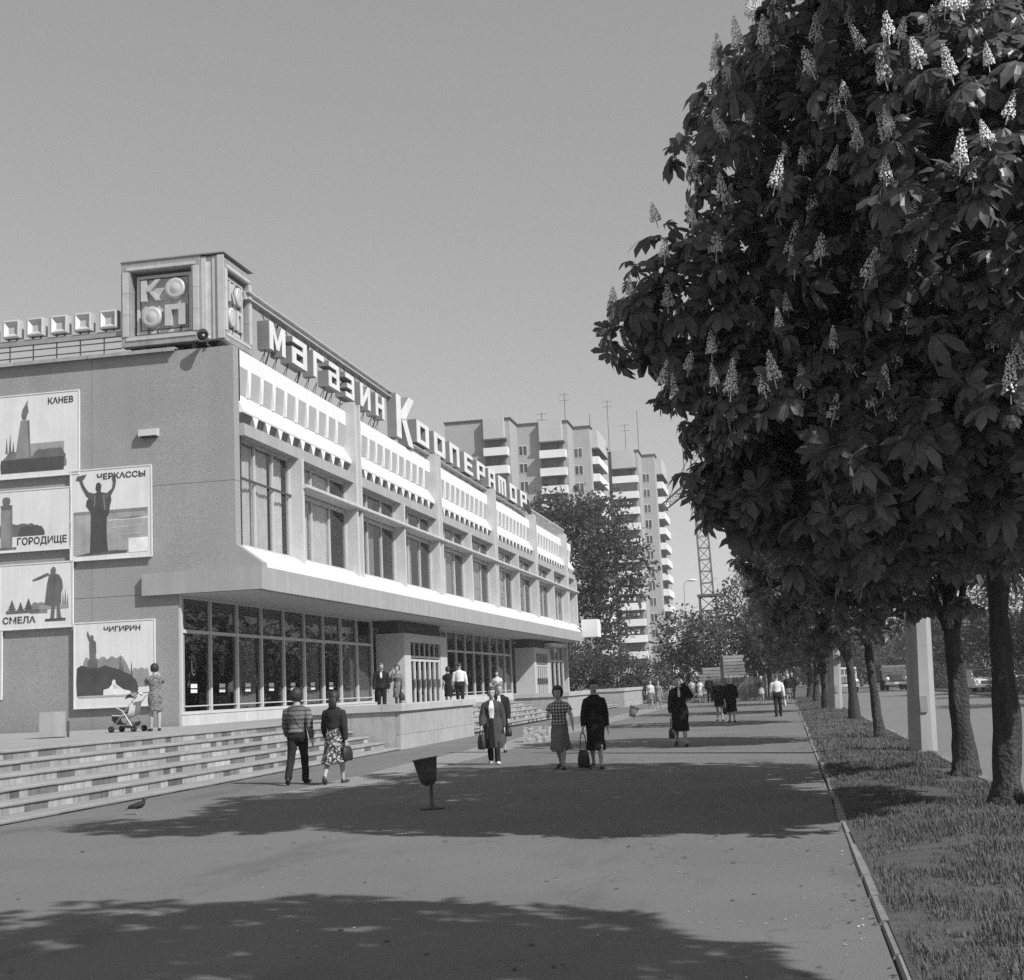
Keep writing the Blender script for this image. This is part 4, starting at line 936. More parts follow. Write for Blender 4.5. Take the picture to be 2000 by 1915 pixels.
def scatter(protos, pos, fwd, nrm, scale):
    """one mesh's arrays: prototype leaves at pos with forward fwd, normal nrm"""
    fwd = fwd / np.linalg.norm(fwd, axis=1, keepdims=True); x = np.cross(fwd, nrm); x /= np.linalg.norm(x, axis=1, keepdims=True) + 1e-9; z = np.cross(x, fwd)
    Vs, Fs, off = [], [], 0; ids = rng.integers(0, len(protos), len(pos))
    for k, (V, F) in enumerate(protos):
        m = ids == k; n = int(m.sum())
        if not n: continue
        Rm = np.stack([x[m], fwd[m], z[m]], 2) * scale[m][:, None, None]
        P = np.einsum('nij,vj->nvi', Rm, V) + pos[m][:, None, :]
        Vs.append(P.reshape(-1, 3)); Fs.append((np.arange(n)[:, None, None] * len(V) + F[None] + off).reshape(-1, 3)); off += n * len(V)
    return np.concatenate(Vs), np.concatenate(Fs)
def rand_dirs(n):
    d = rng.normal(size=(n, 3)); return d / np.linalg.norm(d, axis=1, keepdims=True)
def limbs(t_, c, base, r0, top, ells, nl, mat, seed, lean=(0, 0), n=10):
    q = random.Random(seed); bx, by = base
    pts = []; K = 26 if n >= 10 else 9
    for i in range(K + 1):
        f = i / K; pts.append((bx + lean[0] * f + .05 * math.sin(f * 5 + seed) * (r0 / .2), by + lean[1] * f + .05 * math.cos(f * 4 + seed) * (r0 / .2), -.06 + (top + .06) * f))
    rad = [r0 * (1.55 if i == 0 else 1.12 if i == 1 else 1.0 - .65 * (i / K)) for i in range(K + 1)]
    if K > 9: rad = [r0 * (1.0 + .5 * math.exp(-i / K * top / .22) - .6 * i / K) * (1 + .045 * math.sin(i * 1.9 + seed)) for i in range(K + 1)]
    pts.insert(1, (pts[0][0] * .8 + pts[1][0] * .2, pts[0][1] * .8 + pts[1][1] * .2, .12)); rad.insert(1, r0 * 1.22)
    b = MB(c); b.smooth = True; b.tube(pts, rad, n * 2 if K > 9 else n)
    if K > 9: b.v = [(x + (x + c[0] - bx) * .22 * (noise.noise((x * 9, y * 9, z * 1.6 + seed)) + .6 * noise.noise((x * 22, y * 22, z * 5))), y + (y + c[1] - by) * .22 * (noise.noise((x * 9, y * 9, z * 1.6 + seed)) + .6 * noise.noise((x * 22, y * 22, z * 5))), z) for x, y, z in b.v]
    tr = b.build('trunk', mat, t_)
    for k in range(nl):
        e = ells[k % len(ells)]; i0 = q.randint(K * 4 // 9, K); p = Vector(pts[i0]); d = Vector((q.uniform(-1, 1), q.uniform(-1, 1), q.uniform(-.2, .9)))
        tgt = Vector(e[0]) + Vector((d.x * e[1][0], d.y * e[1][1], d.z * e[1][2])) * .6; mid = (p + tgt) / 2 + Vector((0, 0, .25))
        b = MB(c); b.smooth = True; b.tube([p, p * .6 + mid * .4, mid, tgt * .6 + mid * .4, tgt], [rad[i0] * .55, rad[i0] * .45, rad[i0] * .33, rad[i0] * .2, rad[i0] * .08], 6); b.build('branch', mat, t_)
def canopy(ells, n_tips, per, spread, shell=.35, up=.25):
    vol = np.array([(e[1][0] * e[1][1] + e[1][1] * e[1][2] + e[1][0] * e[1][2]) for e in ells]); ids = rng.choice(len(ells), n_tips, p=vol / vol.sum())
    C_ = np.array([e[0] for e in ells])[ids]; S_ = np.array([e[1] for e in ells])[ids]; d = rand_dirs(n_tips); r_ = 1 - shell * rng.random(n_tips) ** 1.6
    r_ *= np.array([1 + .34 * noise.noise(Vector((a * 2.2, b * 2.2, c * 2.2)) + Vector((float(i), 0, 0))) for (a, b, c), i in zip(d, ids)])
    tip = C_ + d * S_ * r_[:, None]; out = d / S_; out /= np.linalg.norm(out, axis=1, keepdims=True); out[:, 2] += up; out /= np.linalg.norm(out, axis=1, keepdims=True)
    P = np.repeat(tip, per, 0); O = np.repeat(out, per, 0); m = len(P)
    P = P + rng.normal(size=(m, 3)) * spread
    return tip, out, P, O
SIMPLE = [simple_leaf(.5), simple_leaf(.62), simple_leaf(.42)]
def leafy_tree(name, label, base, r0, h_trunk, ells, tips, per, size, group, mat=None, spread=None, lean=(0, 0), cat='tree', seed=1, nl=5, up=.25, shell=.4):
    c = (base[0], base[1], 0); t_ = empty(name, c, 0, label, cat, group); mat = mat or M_leaff
    if r0: limbs(t_, c, base, r0, h_trunk, ells, nl, M_barkf, seed, lean, 7)
    tip, out, P, O = canopy(ells, tips, per, spread or size * 1.1, shell, up)
    n = len(P); f = O + rand_dirs(n) * 1.0; f[:, 2] -= .25; nr = O * .4 + rand_dirs(n) * .9; nr[:, 2] += .5
    V, F = scatter(SIMPLE, P, f, nr, size * (.7 + .6 * rng.random(n)))
    o = link('crown', np_mesh('crown', V - np.array(c, np.float32), F, mat), t_); o['kind'] = 'stuff'
    return t_

# chestnuts along the verge ---------------------------------------------------------------
PROTO = [leaf_proto(.205, 7, d, s) for d, s in ((.28, 1), (.5, 2), (.75, 3), (.4, 4), (.6, 5), (.9, 6))]
PROTO_FAR = [low_leaf(.2, d, s) for d, s in ((.35, 1), (.6, 2), (.85, 3))]
LEAF_ME = [np_mesh('leaf', V, F, M_leaf) for V, F in PROTO]
def spike_mesh(seed, h):
    q = random.Random(seed); b = MB(); b.tube([(0, 0, -.06), (0, 0, h)], [.005, .002], 4); nw = int(h / .017)
    for k in range(nw):
        f = k / nw; r_ = .046 * (1 - f) ** .75 + .005; m = max(3, int(8 * (1 - f) + 3)); z = .02 + f * (h - .02)
        for j in range(m):
            a = 2 * math.pi * (j + .5 * (k % 2)) / m + q.uniform(-.25, .25); rr = r_ * q.uniform(.75, 1.12); x, y = math.cos(a) * rr, math.sin(a) * rr; s_ = .0115 * (1 - .4 * f) * q.uniform(.8, 1.25); zz = z + q.uniform(-.008, .008)
            ux, uy = -math.sin(a), math.cos(a); ox, oy = math.cos(a), math.sin(a)
            b.add([(x - ux * s_, y - uy * s_, zz), (x + ox * s_ * .8, y + oy * s_ * .8, zz - s_ * .7), (x + ux * s_, y + uy * s_, zz), (x + ox * s_ * .5, y + oy * s_ * .5, zz + s_ * 1.2), (x - ox * s_, y - oy * s_, zz + s_ * .3)], [(0, 1, 3), (1, 2, 3), (0, 3, 4), (3, 2, 4), (0, 4, 1), (4, 2, 1)])
    return b.mesh('flower_spike', M_flower)
SPIKES = [spike_mesh(s, h) for s, h in ((1, .24), (2, .29), (3, .20), (4, .26))]
def visible(p):
    q = Vector(p) - cam.matrix_world.translation; z = q.dot(c_f); x = q.dot(c_r) / z; y = q.dot(c_d) / z
    return z > .5 and abs(x) < .375 and abs(y) < .36, z
def chestnut(label, base, r0, h_trunk, ells, tips, nleaf, nspike, lean=(0, 0), seed=1, lobes=7, n=12, per=6):
    c = (base[0], base[1], 0); t_ = empty('chestnut_tree', c, 0, label, 'tree', 'chestnut trees along the verge')
    limbs(t_, c, base, r0, h_trunk, ells, lobes, M_bark, seed, lean, n)
    tip, out, P, O = canopy(ells, tips, 1, .0, .42, .3)
    m = tips * per
    T = np.repeat(tip, per, 0); D = np.repeat(out, per, 0)
    ph = (np.tile(np.arange(per), tips) / per + np.repeat(rng.random(tips), per)) * 2 * np.pi
    a = np.cross(D, np.array([0.0, 0, 1.0])); a /= np.linalg.norm(a, axis=1, keepdims=True) + 1e-6; b_ = np.cross(D, a)
    rad = a * np.cos(ph)[:, None] + b_ * np.sin(ph)[:, None]
    f = rad * .9 + D * .45 + rng.normal(size=(m, 3)) * .25; f[:, 2] -= .18
    pet = .05 + .13 * rng.random(m)
    P = T + f / np.linalg.norm(f, axis=1, keepdims=True) * pet[:, None] + rng.normal(size=(m, 3)) * .03
    nr = D * .7 + rng.normal(size=(m, 3)) * .3; nr[:, 2] += .9
    sc = (.50 + .55 * rng.random(m)) * (1.08 if nleaf else 1.25)
    # leaves that show largest become objects of their own
    vis = np.array([visible(p) for p in P]); score = np.where(vis[:, 0] > 0, vis[:, 1] / sc, 1e9)
    pick = np.argsort(score)[:nleaf] if nleaf else np.array([], int); rest = np.ones(m, bool); rest[pick] = False
    V, F = scatter(PROTO if nleaf else PROTO_FAR, P[rest], f[rest], nr[rest], sc[rest])
    o = link('foliage', np_mesh('foliage', V - np.array(c, np.float32), F, M_leaf), t_); o['kind'] = 'stuff'
    for i in pick:
        fw = Vector(f[i]).normalized(); x = fw.cross(Vector(nr[i])).normalized(); z = x.cross(fw)
        o = link('leaf', LEAF_ME[int(rng.integers(0, 6))], t_); s_ = float(sc[i]); p = Vector(P[i]) - Vector(c)
        o.matrix_local = Matrix(((x.x * s_, fw.x * s_, z.x * s_, p.x), (x.y * s_, fw.y * s_, z.y * s_, p.y), (x.z * s_, fw.z * s_, z.z * s_, p.z), (0, 0, 0, 1)))
    if nspike:
        vt = np.array([visible(p) for p in tip]); toward = -(out @ np.array(c_f)) ; ok = np.where((vt[:, 0] > 0) & (toward > -.25) & (out[:, 2] > -.5) & (tip[:, 2] > 3.6))[0]
        emax = np.array([max(1 - sum(((tip[i][k] - e[0][k]) / e[1][k]) ** 2 for k in range(3)) for e in ells) for i in ok]); ok = ok[np.argsort(emax + .55 * rng.random(len(ok)))]
        for i in ok[:nspike]:
            o = link('flower_spike', SPIKES[int(rng.integers(0, 4))], t_, Vector(tip[i]) + Vector(out[i]) * .12 + Vector((0, 0, .01)) - Vector(c)); s_ = float(.82 + .5 * rng.random()); o.scale = (s_, s_, s_)
            o.rotation_euler = (float(rng.normal() * .12 + out[i][1] * -.22), float(rng.normal() * .12 + out[i][0] * .22), float(rng.random() * 6))
    return t_
chestnut('big flowering chestnut tree filling the right side, nearest thick dark trunk on the grass', (2.22, 16.0), .155, 4.6,
         [((2.45, 15.6, 6.6), (3.1, 3.5, 3.4)), ((2.1, 15.2, 4.1), (2.7, 3.0, 1.6)), ((-.3, 14.5, 5.5), (1.3, 1.2, .85)), ((2.3, 15.0, 8.5), (2.2, 2.6, 2.0)), ((1.15, 14.4, 3.65), (1.8, 1.5, 1.05)), ((2.6, 13.2, 5.6), (2.2, 1.8, 2.4)), ((1.2, 11.7, 9.0), (1.6, 1.2, .8)), ((-.25, 14.5, 3.4), (.6, .7, .55)), ((-.35, 14.5, 4.5), (.7, .8, .6)), ((.3, 14.6, 7.1), (.8, 1.1, 1.1))], 2450, 300, 175, (.32, .1), 1, 9, 14)
chestnut('second chestnut tree, its trunk with a pale bark scar beside the big concrete post', (2.36, 20.6), .155, 4.4,
         [((2.35, 20.6, 6.2), (2.7, 3.0, 3.5)), ((2.1, 20.5, 3.8), (2.3, 2.6, 1.5)), ((.6, 20.2, 4.6), (1.4, 1.6, 1.5))], 900, 0, 30, (.12, .1), 2, 7, 12)
chestnut('slender leaning chestnut tree with a thin dark trunk, left of the big concrete post', (2.04, 33.0), .125, 4.0,
         [((1.5, 33.0, 5.2), (2.3, 2.5, 2.9)), ((1.3, 33, 3.4), (1.9, 2.1, 1.2))], 620, 0, 0, (-.15, .1), 3, 5, 10)
chestnut('chestnut tree whose dark trunk stands against the smaller concrete post', (1.75, 62.5), .2, 4.0,
         [((1.3, 62, 5.2), (2.6, 3.0, 3.0)), ((1.2, 62, 3.4), (2.3, 2.6, 1.2))], 480, 0, 0, (-.1, 0), 4, 4, 8)
chestnut('far chestnut tree on the verge, left of the smaller concrete post', (1.7, 80), .2, 4.0,
         [((1.2, 80, 5.0), (2.6, 3.2, 3.0)), ((1.1, 80, 3.3), (2.4, 2.8, 1.2))], 360, 0, 0, (0, 0), 5, 4, 8)
chestnut('farthest dark chestnut tree at the end of the verge', (1.6, 96), .22, 4.2,
         [((1.3, 96, 5.4), (3.0, 3.4, 3.2)), ((1.2, 96, 3.3), (2.8, 3, 1.3))], 360, 0, 0, (0, 0), 6, 4, 8)
chestnut('chestnut tree between the thin leaning one and the smaller concrete post', (2.1, 47), .17, 4.0,
         [((1.5, 47, 5.6), (2.3, 2.8, 2.9)), ((1.5, 47, 3.9), (1.9, 2.4, 1.1))], 420, 0, 0, (0, 0), 7, 4, 8)
# the next tree of the row stands just outside the frame on the right; its shade falls across the foreground
chestnut('chestnut tree just outside the right edge, shading the near pavement', (2.9, 4.2), .18, 4.6,
         [((2.9, 4.0, 6.3), (2.5, 2.6, 2.5)), ((2.4, 4.9, 5.8), (1.7, 1.7, 1.3)), ((1.0, 3.2, 6.6), (1.5, 1.3, .9))], 640, 0, 0, (0, 0), 8, 5, 8, per=5)

# trees behind the store's far end and across the road -------------------------------------
leafy_tree('tall_tree', 'tall dense tree between the store and the farther tower', (-15.5, 118), .35, 12,
           [((-17.6, 118, 13.0), (4.0, 4, 5.0)), ((-13.5, 117.5, 11.5), (2.8, 2.6, 2.9)), ((-14.6, 118, 15.0), (2.4, 2.4, 2.5)), ((-16.6, 118, 5.5), (3.4, 3, 4.6)), ((-19, 118, 16), (2.4, 2.4, 2.0))], 1500, 9, .42, 'trees behind the store', M_leafd, .5, seed=11, nl=8)
leafy_tree('leafy_tree', 'round tree with twiggy top in front of the tower crane', (-7.6, 112), .18, 4,
           [((-8.1, 112, 4.9), (1.8, 1.8, 2.3)), ((-6.1, 111.5, 4.6), (1.5, 1.8, 2.1)), ((-7.4, 112, 2.6), (2.2, 2, 1.6))], 620, 8, .32, 'trees behind the store', M_leaff, .35, seed=12)
leafy_tree('leafy_tree', 'pale hazy tree right of the crane, above the plank wall', (-2.8, 135), .25, 6,
           [((-3.0, 135, 8.2), (3.2, 3, 3.6)), ((-1.0, 135, 6.0), (3.0, 3, 3.2)), ((-4.4, 134, 4.6), (2.4, 2.4, 2.8))], 800, 8, .38, 'trees behind the store', M_leaff, .4, seed=13)
leafy_tree('leafy_tree', 'tree behind the hoarding at the far end of the pavement', (-1.2, 110), .2, 4,
           [((-.6, 110, 5.0), (2.6, 2.4, 3.0)), ((-1.8, 110, 3.6), (2.0, 2, 1.8))], 560, 8, .34, 'trees behind the store', M_leafd, .35, seed=14)
for k, (x, y, h) in enumerate(((-14.5, 107.5, 3.6), (-12.2, 106.8, 3.0), (-10.0, 107.5, 2.6), (-16.8, 107, 4.2))):
    leafy_tree('bush', ('tall shrub against the store end wall', 'round shrub above the third terrace', 'low shrub at the right end of the third terrace', 'dark shrub under the end of the canopy')[k], (x, y), .06, h * .5, [((x, y, .6 + h * .5), (1.5, 1.2, h * .55))], 260, 8, .24, 'shrubs behind the third terrace', M_leafd, .25, cat='shrub', seed=20 + k, nl=3)
lbl = ['roadside tree across the road, first right of the nearest trunks', 'roadside tree across the road, seen right of the big concrete post', 'roadside tree across the road, behind the lorry', 'distant tree at the bend of the road', 'tree across the road, farthest of its row', 'big tree across the road at the right edge']
for k, (x, y, s_) in enumerate(((17.0, 78, 1.0), (14.8, 92, .9), (14.6, 118, 1.0), (9.0, 175, 1.3), (14.5, 140, 1.0), (15.5, 58, 1.1))):
    leafy_tree('leafy_tree', lbl[k], (x, y), .2 * s_, 4 * s_, [((x, y, 5.2 * s_), (3.0 * s_, 3 * s_, 3.0 * s_)), ((x + 1, y, 3.4 * s_), (2.8 * s_, 2.6 * s_, 1.8 * s_)), ((x - 1.2, y, 3.6 * s_), (2.2 * s_, 2 * s_, 1.8 * s_))], 620, 8, .34, 'trees across the road', M_leafd if k % 2 else M_leaff, .38, seed=30 + k)
t_ = leafy_tree('hedge', 'clipped hedge along the far side of the road', (13, 90), 0, 0, [((12.8, 50 + 8 * k, .8), (.8, 4.4, .85)) for k in range(12)], 2200, 7, .2, None, M_leafd, .22, cat='hedge', seed=40)
# distant wooded horizon
def wood(name, x0, x1, y, h, n):
    k = np.arange(n); P = np.stack([x0 + (x1 - x0) * rng.random(n), y + 12 * rng.random(n), h * rng.random(n) ** .8 * np.clip(.75 + .3 * np.sin(np.linspace(0, 40, n)), .4, 1.1)], 1)
    f = rand_dirs(n); nr = rand_dirs(n); nr[:, 2] += .6
    V, F = scatter(SIMPLE, P, f, nr, 1.2 + rng.random(n)); o = link(name, np_mesh(name, V, F, M_leaff)); tag(o, kind='stuff')
wood('far_wood', -160, 160, 300, 12, 9000)
wood('far_wood', 2, 40, 205, 9, 3000)
# ------------------------------------------------------------------ people
M_skin = grey('skin', .36, .6, .06, 20.0, spec=.3)
M_eye = grey('eye_dark', .03, .4, 0, spec=.5)
M_mouth = grey('mouth', .14, .6, 0)
def cloth(name, a, pat=None, b_=.05, s=1.0):
    key = 'cloth_' + name
    if key in MATS: return MATS[key]
    m = grey(key, a, .92, .14, 14.0, .10, 160.0, .25, 70.0, spec=.15)
    if pat:
        N = m.node_tree.nodes; L = m.node_tree.links; P = N['Principled BSDF']; src = P.inputs['Base Color'].links[0].from_socket
        tc = N.new('ShaderNodeTexCoord'); sp = N.new('ShaderNodeSeparateXYZ'); L.new(tc.outputs['Object'], sp.inputs[0])
        def M(op, x, y=0.0):
            n = N.new('ShaderNodeMath'); n.operation = op
            for i, v in enumerate((x, y)):
                if isinstance(v, (int, float)): n.inputs[i].default_value = v
                else: L.new(v, n.inputs[i])
            return n.outputs[0]
        def band(c, f, th): return M('GREATER_THAN', M('FRACT', M('MULTIPLY', c, f)), th)
        if pat == 'stripe': k = M('MINIMUM', M('ADD', band(sp.outputs[2], 13 * s, .80), M('MULTIPLY', band(sp.outputs[2], 4.3 * s, .55), .35)), 1.0)
        elif pat == 'plaid': k = M('MULTIPLY', M('ADD', band(M('ADD', sp.outputs[0], 5.0), 17 * s, .48), band(sp.outputs[2], 17 * s, .48)), .5)
        else:
            v = N.new('ShaderNodeTexNoise'); v.inputs['Scale'].default_value = 24.0 * s; v.inputs['Detail'].default_value = 3.5; L.new(tc.outputs['Object'], v.inputs['Vector'])
            mr = N.new('ShaderNodeMapRange'); mr.inputs[1].default_value = .50; mr.inputs[2].default_value = .58; L.new(v.outputs[0], mr.inputs[0]); k = mr.outputs[0]
        mx = N.new('ShaderNodeMix'); mx.data_type = 'RGBA'; L.new(k, mx.inputs[0]); L.new(src, mx.inputs[6]); mx.inputs[7].default_value = (b_, b_, b_, 1); L.new(mx.outputs[2], P.inputs['Base Color'])
    return m
def remesh(mb, voxel, name, mat, smooth_it=2, wrinkle=0.0, seed=0):
    me = bpy.data.meshes.new('t'); me.from_pydata(mb.v, [], mb.f); o = bpy.data.objects.new('t', me); COL.objects.link(o)
    r_ = o.modifiers.new('r', 'REMESH'); r_.mode = 'VOXEL'; r_.voxel_size = voxel; r_.use_smooth_shade = True
    if smooth_it: s_ = o.modifiers.new('s', 'SMOOTH'); s_.iterations = smooth_it; s_.factor = .5
    out = bpy.data.meshes.new_from_object(o.evaluated_get(bpy.context.evaluated_depsgraph_get())); bpy.data.objects.remove(o); bpy.data.meshes.remove(me)
    if wrinkle:
        n = len(out.vertices); co = np.empty(n * 3, np.float32); no = np.empty(n * 3, np.float32); out.vertices.foreach_get('co', co); out.vertices.foreach_get('normal', no); co = co.reshape(-1, 3); no = no.reshape(-1, 3)
        k = np.array([noise.noise((x * 8 + seed, y * 8, z * 6)) + .55 * noise.noise((x * 9 + z * 14, y * 13 + seed, z * 21)) for x, y, z in co]); co += no * (k * wrinkle)[:, None]; out.vertices.foreach_set('co', co.ravel()); out.update()
    out.materials.clear(); out.materials.append(mat); out.name = name
    out.polygons.foreach_set('use_smooth', np.ones(len(out.polygons), bool)); return out
def loft(mb, rings, n=22, pleat=0, amp=0.0, ph=0.0):
    """rings: (z, half width, half depth, y offset, x offset)"""
    vs = []; k = len(rings)
    for i, rg in enumerate(rings):
        z, a, b = rg[:3]; yo = rg[3] if len(rg) > 3 else 0; xo = rg[4] if len(rg) > 4 else 0
        for j in range(n):
            t = 2 * math.pi * j / n; e = 1 + (amp * (i / (k - 1)) * math.sin(pleat * t + ph) if pleat else 0)
            c_, s_ = math.cos(t), math.sin(t); sq = .86 + .14 * (abs(c_) ** 3 + abs(s_) ** 3)
            vs.append((xo + a * c_ * e / sq ** .5 * .97, yo + b * s_ * e, z))
    fs = [(i * n + j, i * n + (j + 1) % n, (i + 1) * n + (j + 1) % n, (i + 1) * n + j) for i in range(k - 1) for j in range(n)] + [tuple(range(n - 1, -1, -1)), tuple((k - 1) * n + j for j in range(n))]
    if rings[0][0] > rings[-1][0]: fs = [f[::-1] for f in fs]
    mb.add(vs, fs)
def dirv(sw, out, sgn):
    """unit vector hanging down, swung forward sw and out to the side by degrees"""
    v = Vector((0, 0, -1)); v = Matrix.Rotation(R(sw), 3, 'X') @ v; return Vector((v.x, v.y, v.z)) if not out else (Matrix.Rotation(R(-out * sgn), 3, 'Y') @ v)
def person(label, loc, rz, H, fem=True, legs=((20, 4), (-14, -38)), arms=((-15, 6, 12), (18, 6, 25)), top=('sweater', 'dark', .05), bottom=('trousers', 'dark', .05), hair=('short', .03), shoes=.04, vox=.0098, face=True, shirt=None, head=(0, 0), group='people walking on the pavement', lean=0, stock=None, hem=None, sleeve='long', collar=None):
    t_ = empty('person', loc, R(rz), label, 'person', group)
    h = H; g = (lambda *a: tuple(x * h for x in a)); K = 1.0 if fem else 1.06
    # joints (left = -x, right = +x)
    J = {}
    for s, (th, sh) in zip((-1, 1), legs):
        hip = Vector((s * .050 * h, 0, .515 * h)); kn = hip + dirv(th, 1, s) * .245 * h; an = kn + dirv(sh, 0, s) * .232 * h; J[s] = (hip, kn, an)
    drop = min(J[s][2].z for s in (-1, 1)) - .040 * h
    for s in (-1, 1): J[s] = tuple(p - Vector((0, 0, drop)) for p in J[s])
    dz = -drop
    sw_ = .093 if fem else .114
    A = {}
    for s, a in zip((-1, 1), arms):
        sh = Vector((s * sw_ * h, 0, .786 * h + dz))
        if not isinstance(a[0], str): el = sh + dirv(a[0], a[1], s) * .172 * h; wr = el + dirv(a[0] + a[2], a[1] * .6, s) * .150 * h
        else: el, wr = (Vector((p[0] * h, p[1] * h, p[2] * h + dz)) for p in a[1:3])
        A[s] = (sh, el, wr)
    # ---- body: one continuous surface
    b = MB()
    T = [(.47, .085, .060), (.515, .098 * (1 if fem else .95), .070, -.008), (.56, .090, .064, -.004), (.61, .072 * K * 1.02, .052), (.67, .080 * K, .056), (.735, .092 * K, .068 if fem else .064, .008 if fem else .004), (.775, .094 * K, .056), (.800, .080 * K, .049, -.004), (.820, .056, .042, -.004), (.842, .036 * K, .038, -.001), (.865, .034 * K, .037, .003), (.90, .032, .036, .006)]
    loft(b, [(z * h + dz, a * h, d * h, (r[0] if r else 0) * h) for z, a, d, *r in T], 20)
    for s in (-1, 1):
        hip, kn, an = J[s]
        b.tube([hip + Vector((0, 0, .03 * h)), hip * .6 + kn * .4, kn, kn * .65 + an * .35, an * .75 + kn * .25, an - Vector((0, 0, .012 * h))], [.050 * h, .046 * h, .031 * h, .032 * h, .022 * h, .0205 * h], 10)
        td = Vector((0, 1, 0)); tilt = legs[0 if s < 0 else 1][1]; td = Vector((s * .18, math.cos(R(min(0, tilt + 8) * .8)), math.sin(R(min(0, tilt + 8) * .8)))).normalized()
        hl = an + Vector((0, -.022 * h, -.018 * h)); b.tube([hl, hl + td * .05 * h, hl + td * .10 * h, hl + td * .145 * h], [(.021 * h, .020 * h), (.025 * h, .022 * h), (.026 * h, .015 * h), (.015 * h, .009 * h)], 10)
        sh, el, wr = A[s]
        b.tube([sh + Vector((-s * .04 * h, 0, -.004 * h)), sh + Vector((s * .002 * h, 0, -.015 * h)), sh * .5 + el * .5, el, el * .65 + wr * .35, wr], [.028 * h, .031 * h, .028 * h, .0245 * h, .0245 * h, .016 * h], 10)
        fd = (wr - el).normalized(); nx = Vector((1, 0, 0)); ac = fd.cross(nx).normalized() if abs(fd.x) < .9 else Vector((0, 1, 0)); pk = wr + fd * .055 * h
        b.tube([wr - fd * .01 * h, wr + fd * .02 * h, pk], [(.013 * h, .016 * h), (.013 * h, .022 * h), (.010 * h, .022 * h)], 8)
        for q_, (o_, l_) in enumerate(((-.017, .040), (-.006, .047), (.005, .045), (.0155, .036))):
            p0 = pk + ac * o_ * h - fd * .006 * h; cv = Vector((-s, 0, 0)) * .35; p1 = p0 + fd * l_ * .5 * h; p2 = p1 + (fd + cv).normalized() * l_ * .5 * h
            b.tube([p0, p1, p2], [.0058 * h, .0054 * h, .0044 * h], 6)
        p0 = wr + fd * .018 * h + ac * -.018 * h; b.tube([p0, p0 + (fd * .6 - ac * .7).normalized() * .026 * h, p0 + (fd * .9 - ac * .5).normalized() * .046 * h], [.0068 * h, .006 * h, .005 * h], 6)
    # head
    hc = Vector((0, .016 * h, .931 * h + dz)); HR = Matrix.Rotation(R(head[0]), 3, 'Z') @ Matrix.Rotation(R(head[1] - 6), 3, 'X') @ Matrix.Scale(1.07, 3)
    def hp(x, y, z): return hc + HR @ Vector((x * h, y * h, z * h))
    def hell(c, r, n=14, m=10):
        b.ell(tuple(hp(*c)), tuple(x * h for x in r), n, m, HR)
    hell((0, -.006, .010), (.0475, .057, .056)); hell((0, .010, -.018), (.037, .043, .048)); hell((0, .030, -.046), (.020, .018, .018)); hell((0, .055, -.012), (.0075, .013, .012)); hell((0, .048, .004), (.006, .010, .018)); hell((0, .046, -.031), (.015, .008, .009))
    for s in (-1, 1): hell((s * .0435, -.004, -.006), (.006, .011, .016), 8, 6)
    body = link('body', remesh(b, vox, 'body', M_skin, 2), t_)
    if face:
        for s in (-1, 1): e = MB(); e.smooth = True; e.ell(tuple(hp(s * .0165, .0455, .004)), (.0075 * h, .005 * h, .0048 * h), 8, 6, HR); e.build('eye', M_eye, t_)
        e = MB(); e.smooth = True; e.ell(tuple(hp(0, .0535, -.031)), (.012 * h, .004 * h, .0032 * h), 8, 6, HR); e.build('mouth', M_mouth, t_)
    # ---- hair
    kind, ha = hair; hb = MB(); hb.smooth = True; n, m = 40, 28; vs = []
    hm = grey('hair_%d' % int(ha * 100), ha, .6, .2, 30.0, .2, 150.0, spec=.4) if kind != 'scarf' else cloth('scarf_%d' % int(ha * 100), ha)
    for i in range(m + 1):
        ph = math.pi * i / m
        for j in range(n):
            t = 2 * math.pi * j / n; d = Vector((math.sin(ph) * math.cos(t), math.sin(ph) * math.sin(t), math.cos(ph))); rr = 1.0
            front = d.y; 
            cut = (.34 if kind != 'scarf' else .50)
            low = -.15 if kind == 'short' else (-.75 if kind in ('bob', 'curly', 'scarf') else -.45)
            thick = {'short': 1.10, 'bob': 1.17, 'curly': 1.26, 'scarf': 1.15, 'long': 1.13, 'bun': 1.10}[kind]
            rr = thick + (.09 if kind == 'curly' else .035) * noise.noise(d * (6 if kind == 'curly' else 4) + Vector((H, 0, 0))) + (.07 if kind == 'curly' else .03) * noise.noise(Vector((d.x * 16, d.y * 16, d.z * (16 if kind == 'curly' else 5) + H)))
            if front > cut and d.z < (.50 if kind != 'scarf' else .42) : rr = .80
            elif front > cut - .25 and d.z < .15 and kind in ('short', 'bun', 'long'): rr = .84
            if d.z < low: rr *= .70
            vs.append(tuple(hp(d.x * .0505 * rr, -.006 + d.y * .058 * rr, .010 + d.z * (.060 if d.z > 0 else .066) * rr)))
    hb.add(vs, [(i * n + j, i * n + (j + 1) % n, (i + 1) * n + (j + 1) % n, (i + 1) * n + j)[::-1] for i in range(m) for j in range(n)])
    if kind == 'long': hb.tube([hp(0, -.045, .02), hp(0, -.058, -.04), hp(0, -.056, -.085), hp(0, -.05, -.125)], [(.040 * h, .020 * h), (.046 * h, .024 * h), (.045 * h, .022 * h), (.030 * h, .010 * h)], 12)
    if kind == 'bun': hb.ell(tuple(hp(0, -.064, .012)), (.024 * h, .022 * h, .024 * h), 10, 8)
    if kind == 'scarf': hb.tube([hp(0, -.035, -.02), hp(0, -.052, -.07), hp(0, -.055, -.125)], [(.045 * h, .030 * h), (.052 * h, .022 * h), (.012 * h, .006 * h)], 12)
    hb.build('headscarf' if kind == 'scarf' else 'hair', hm, t_)
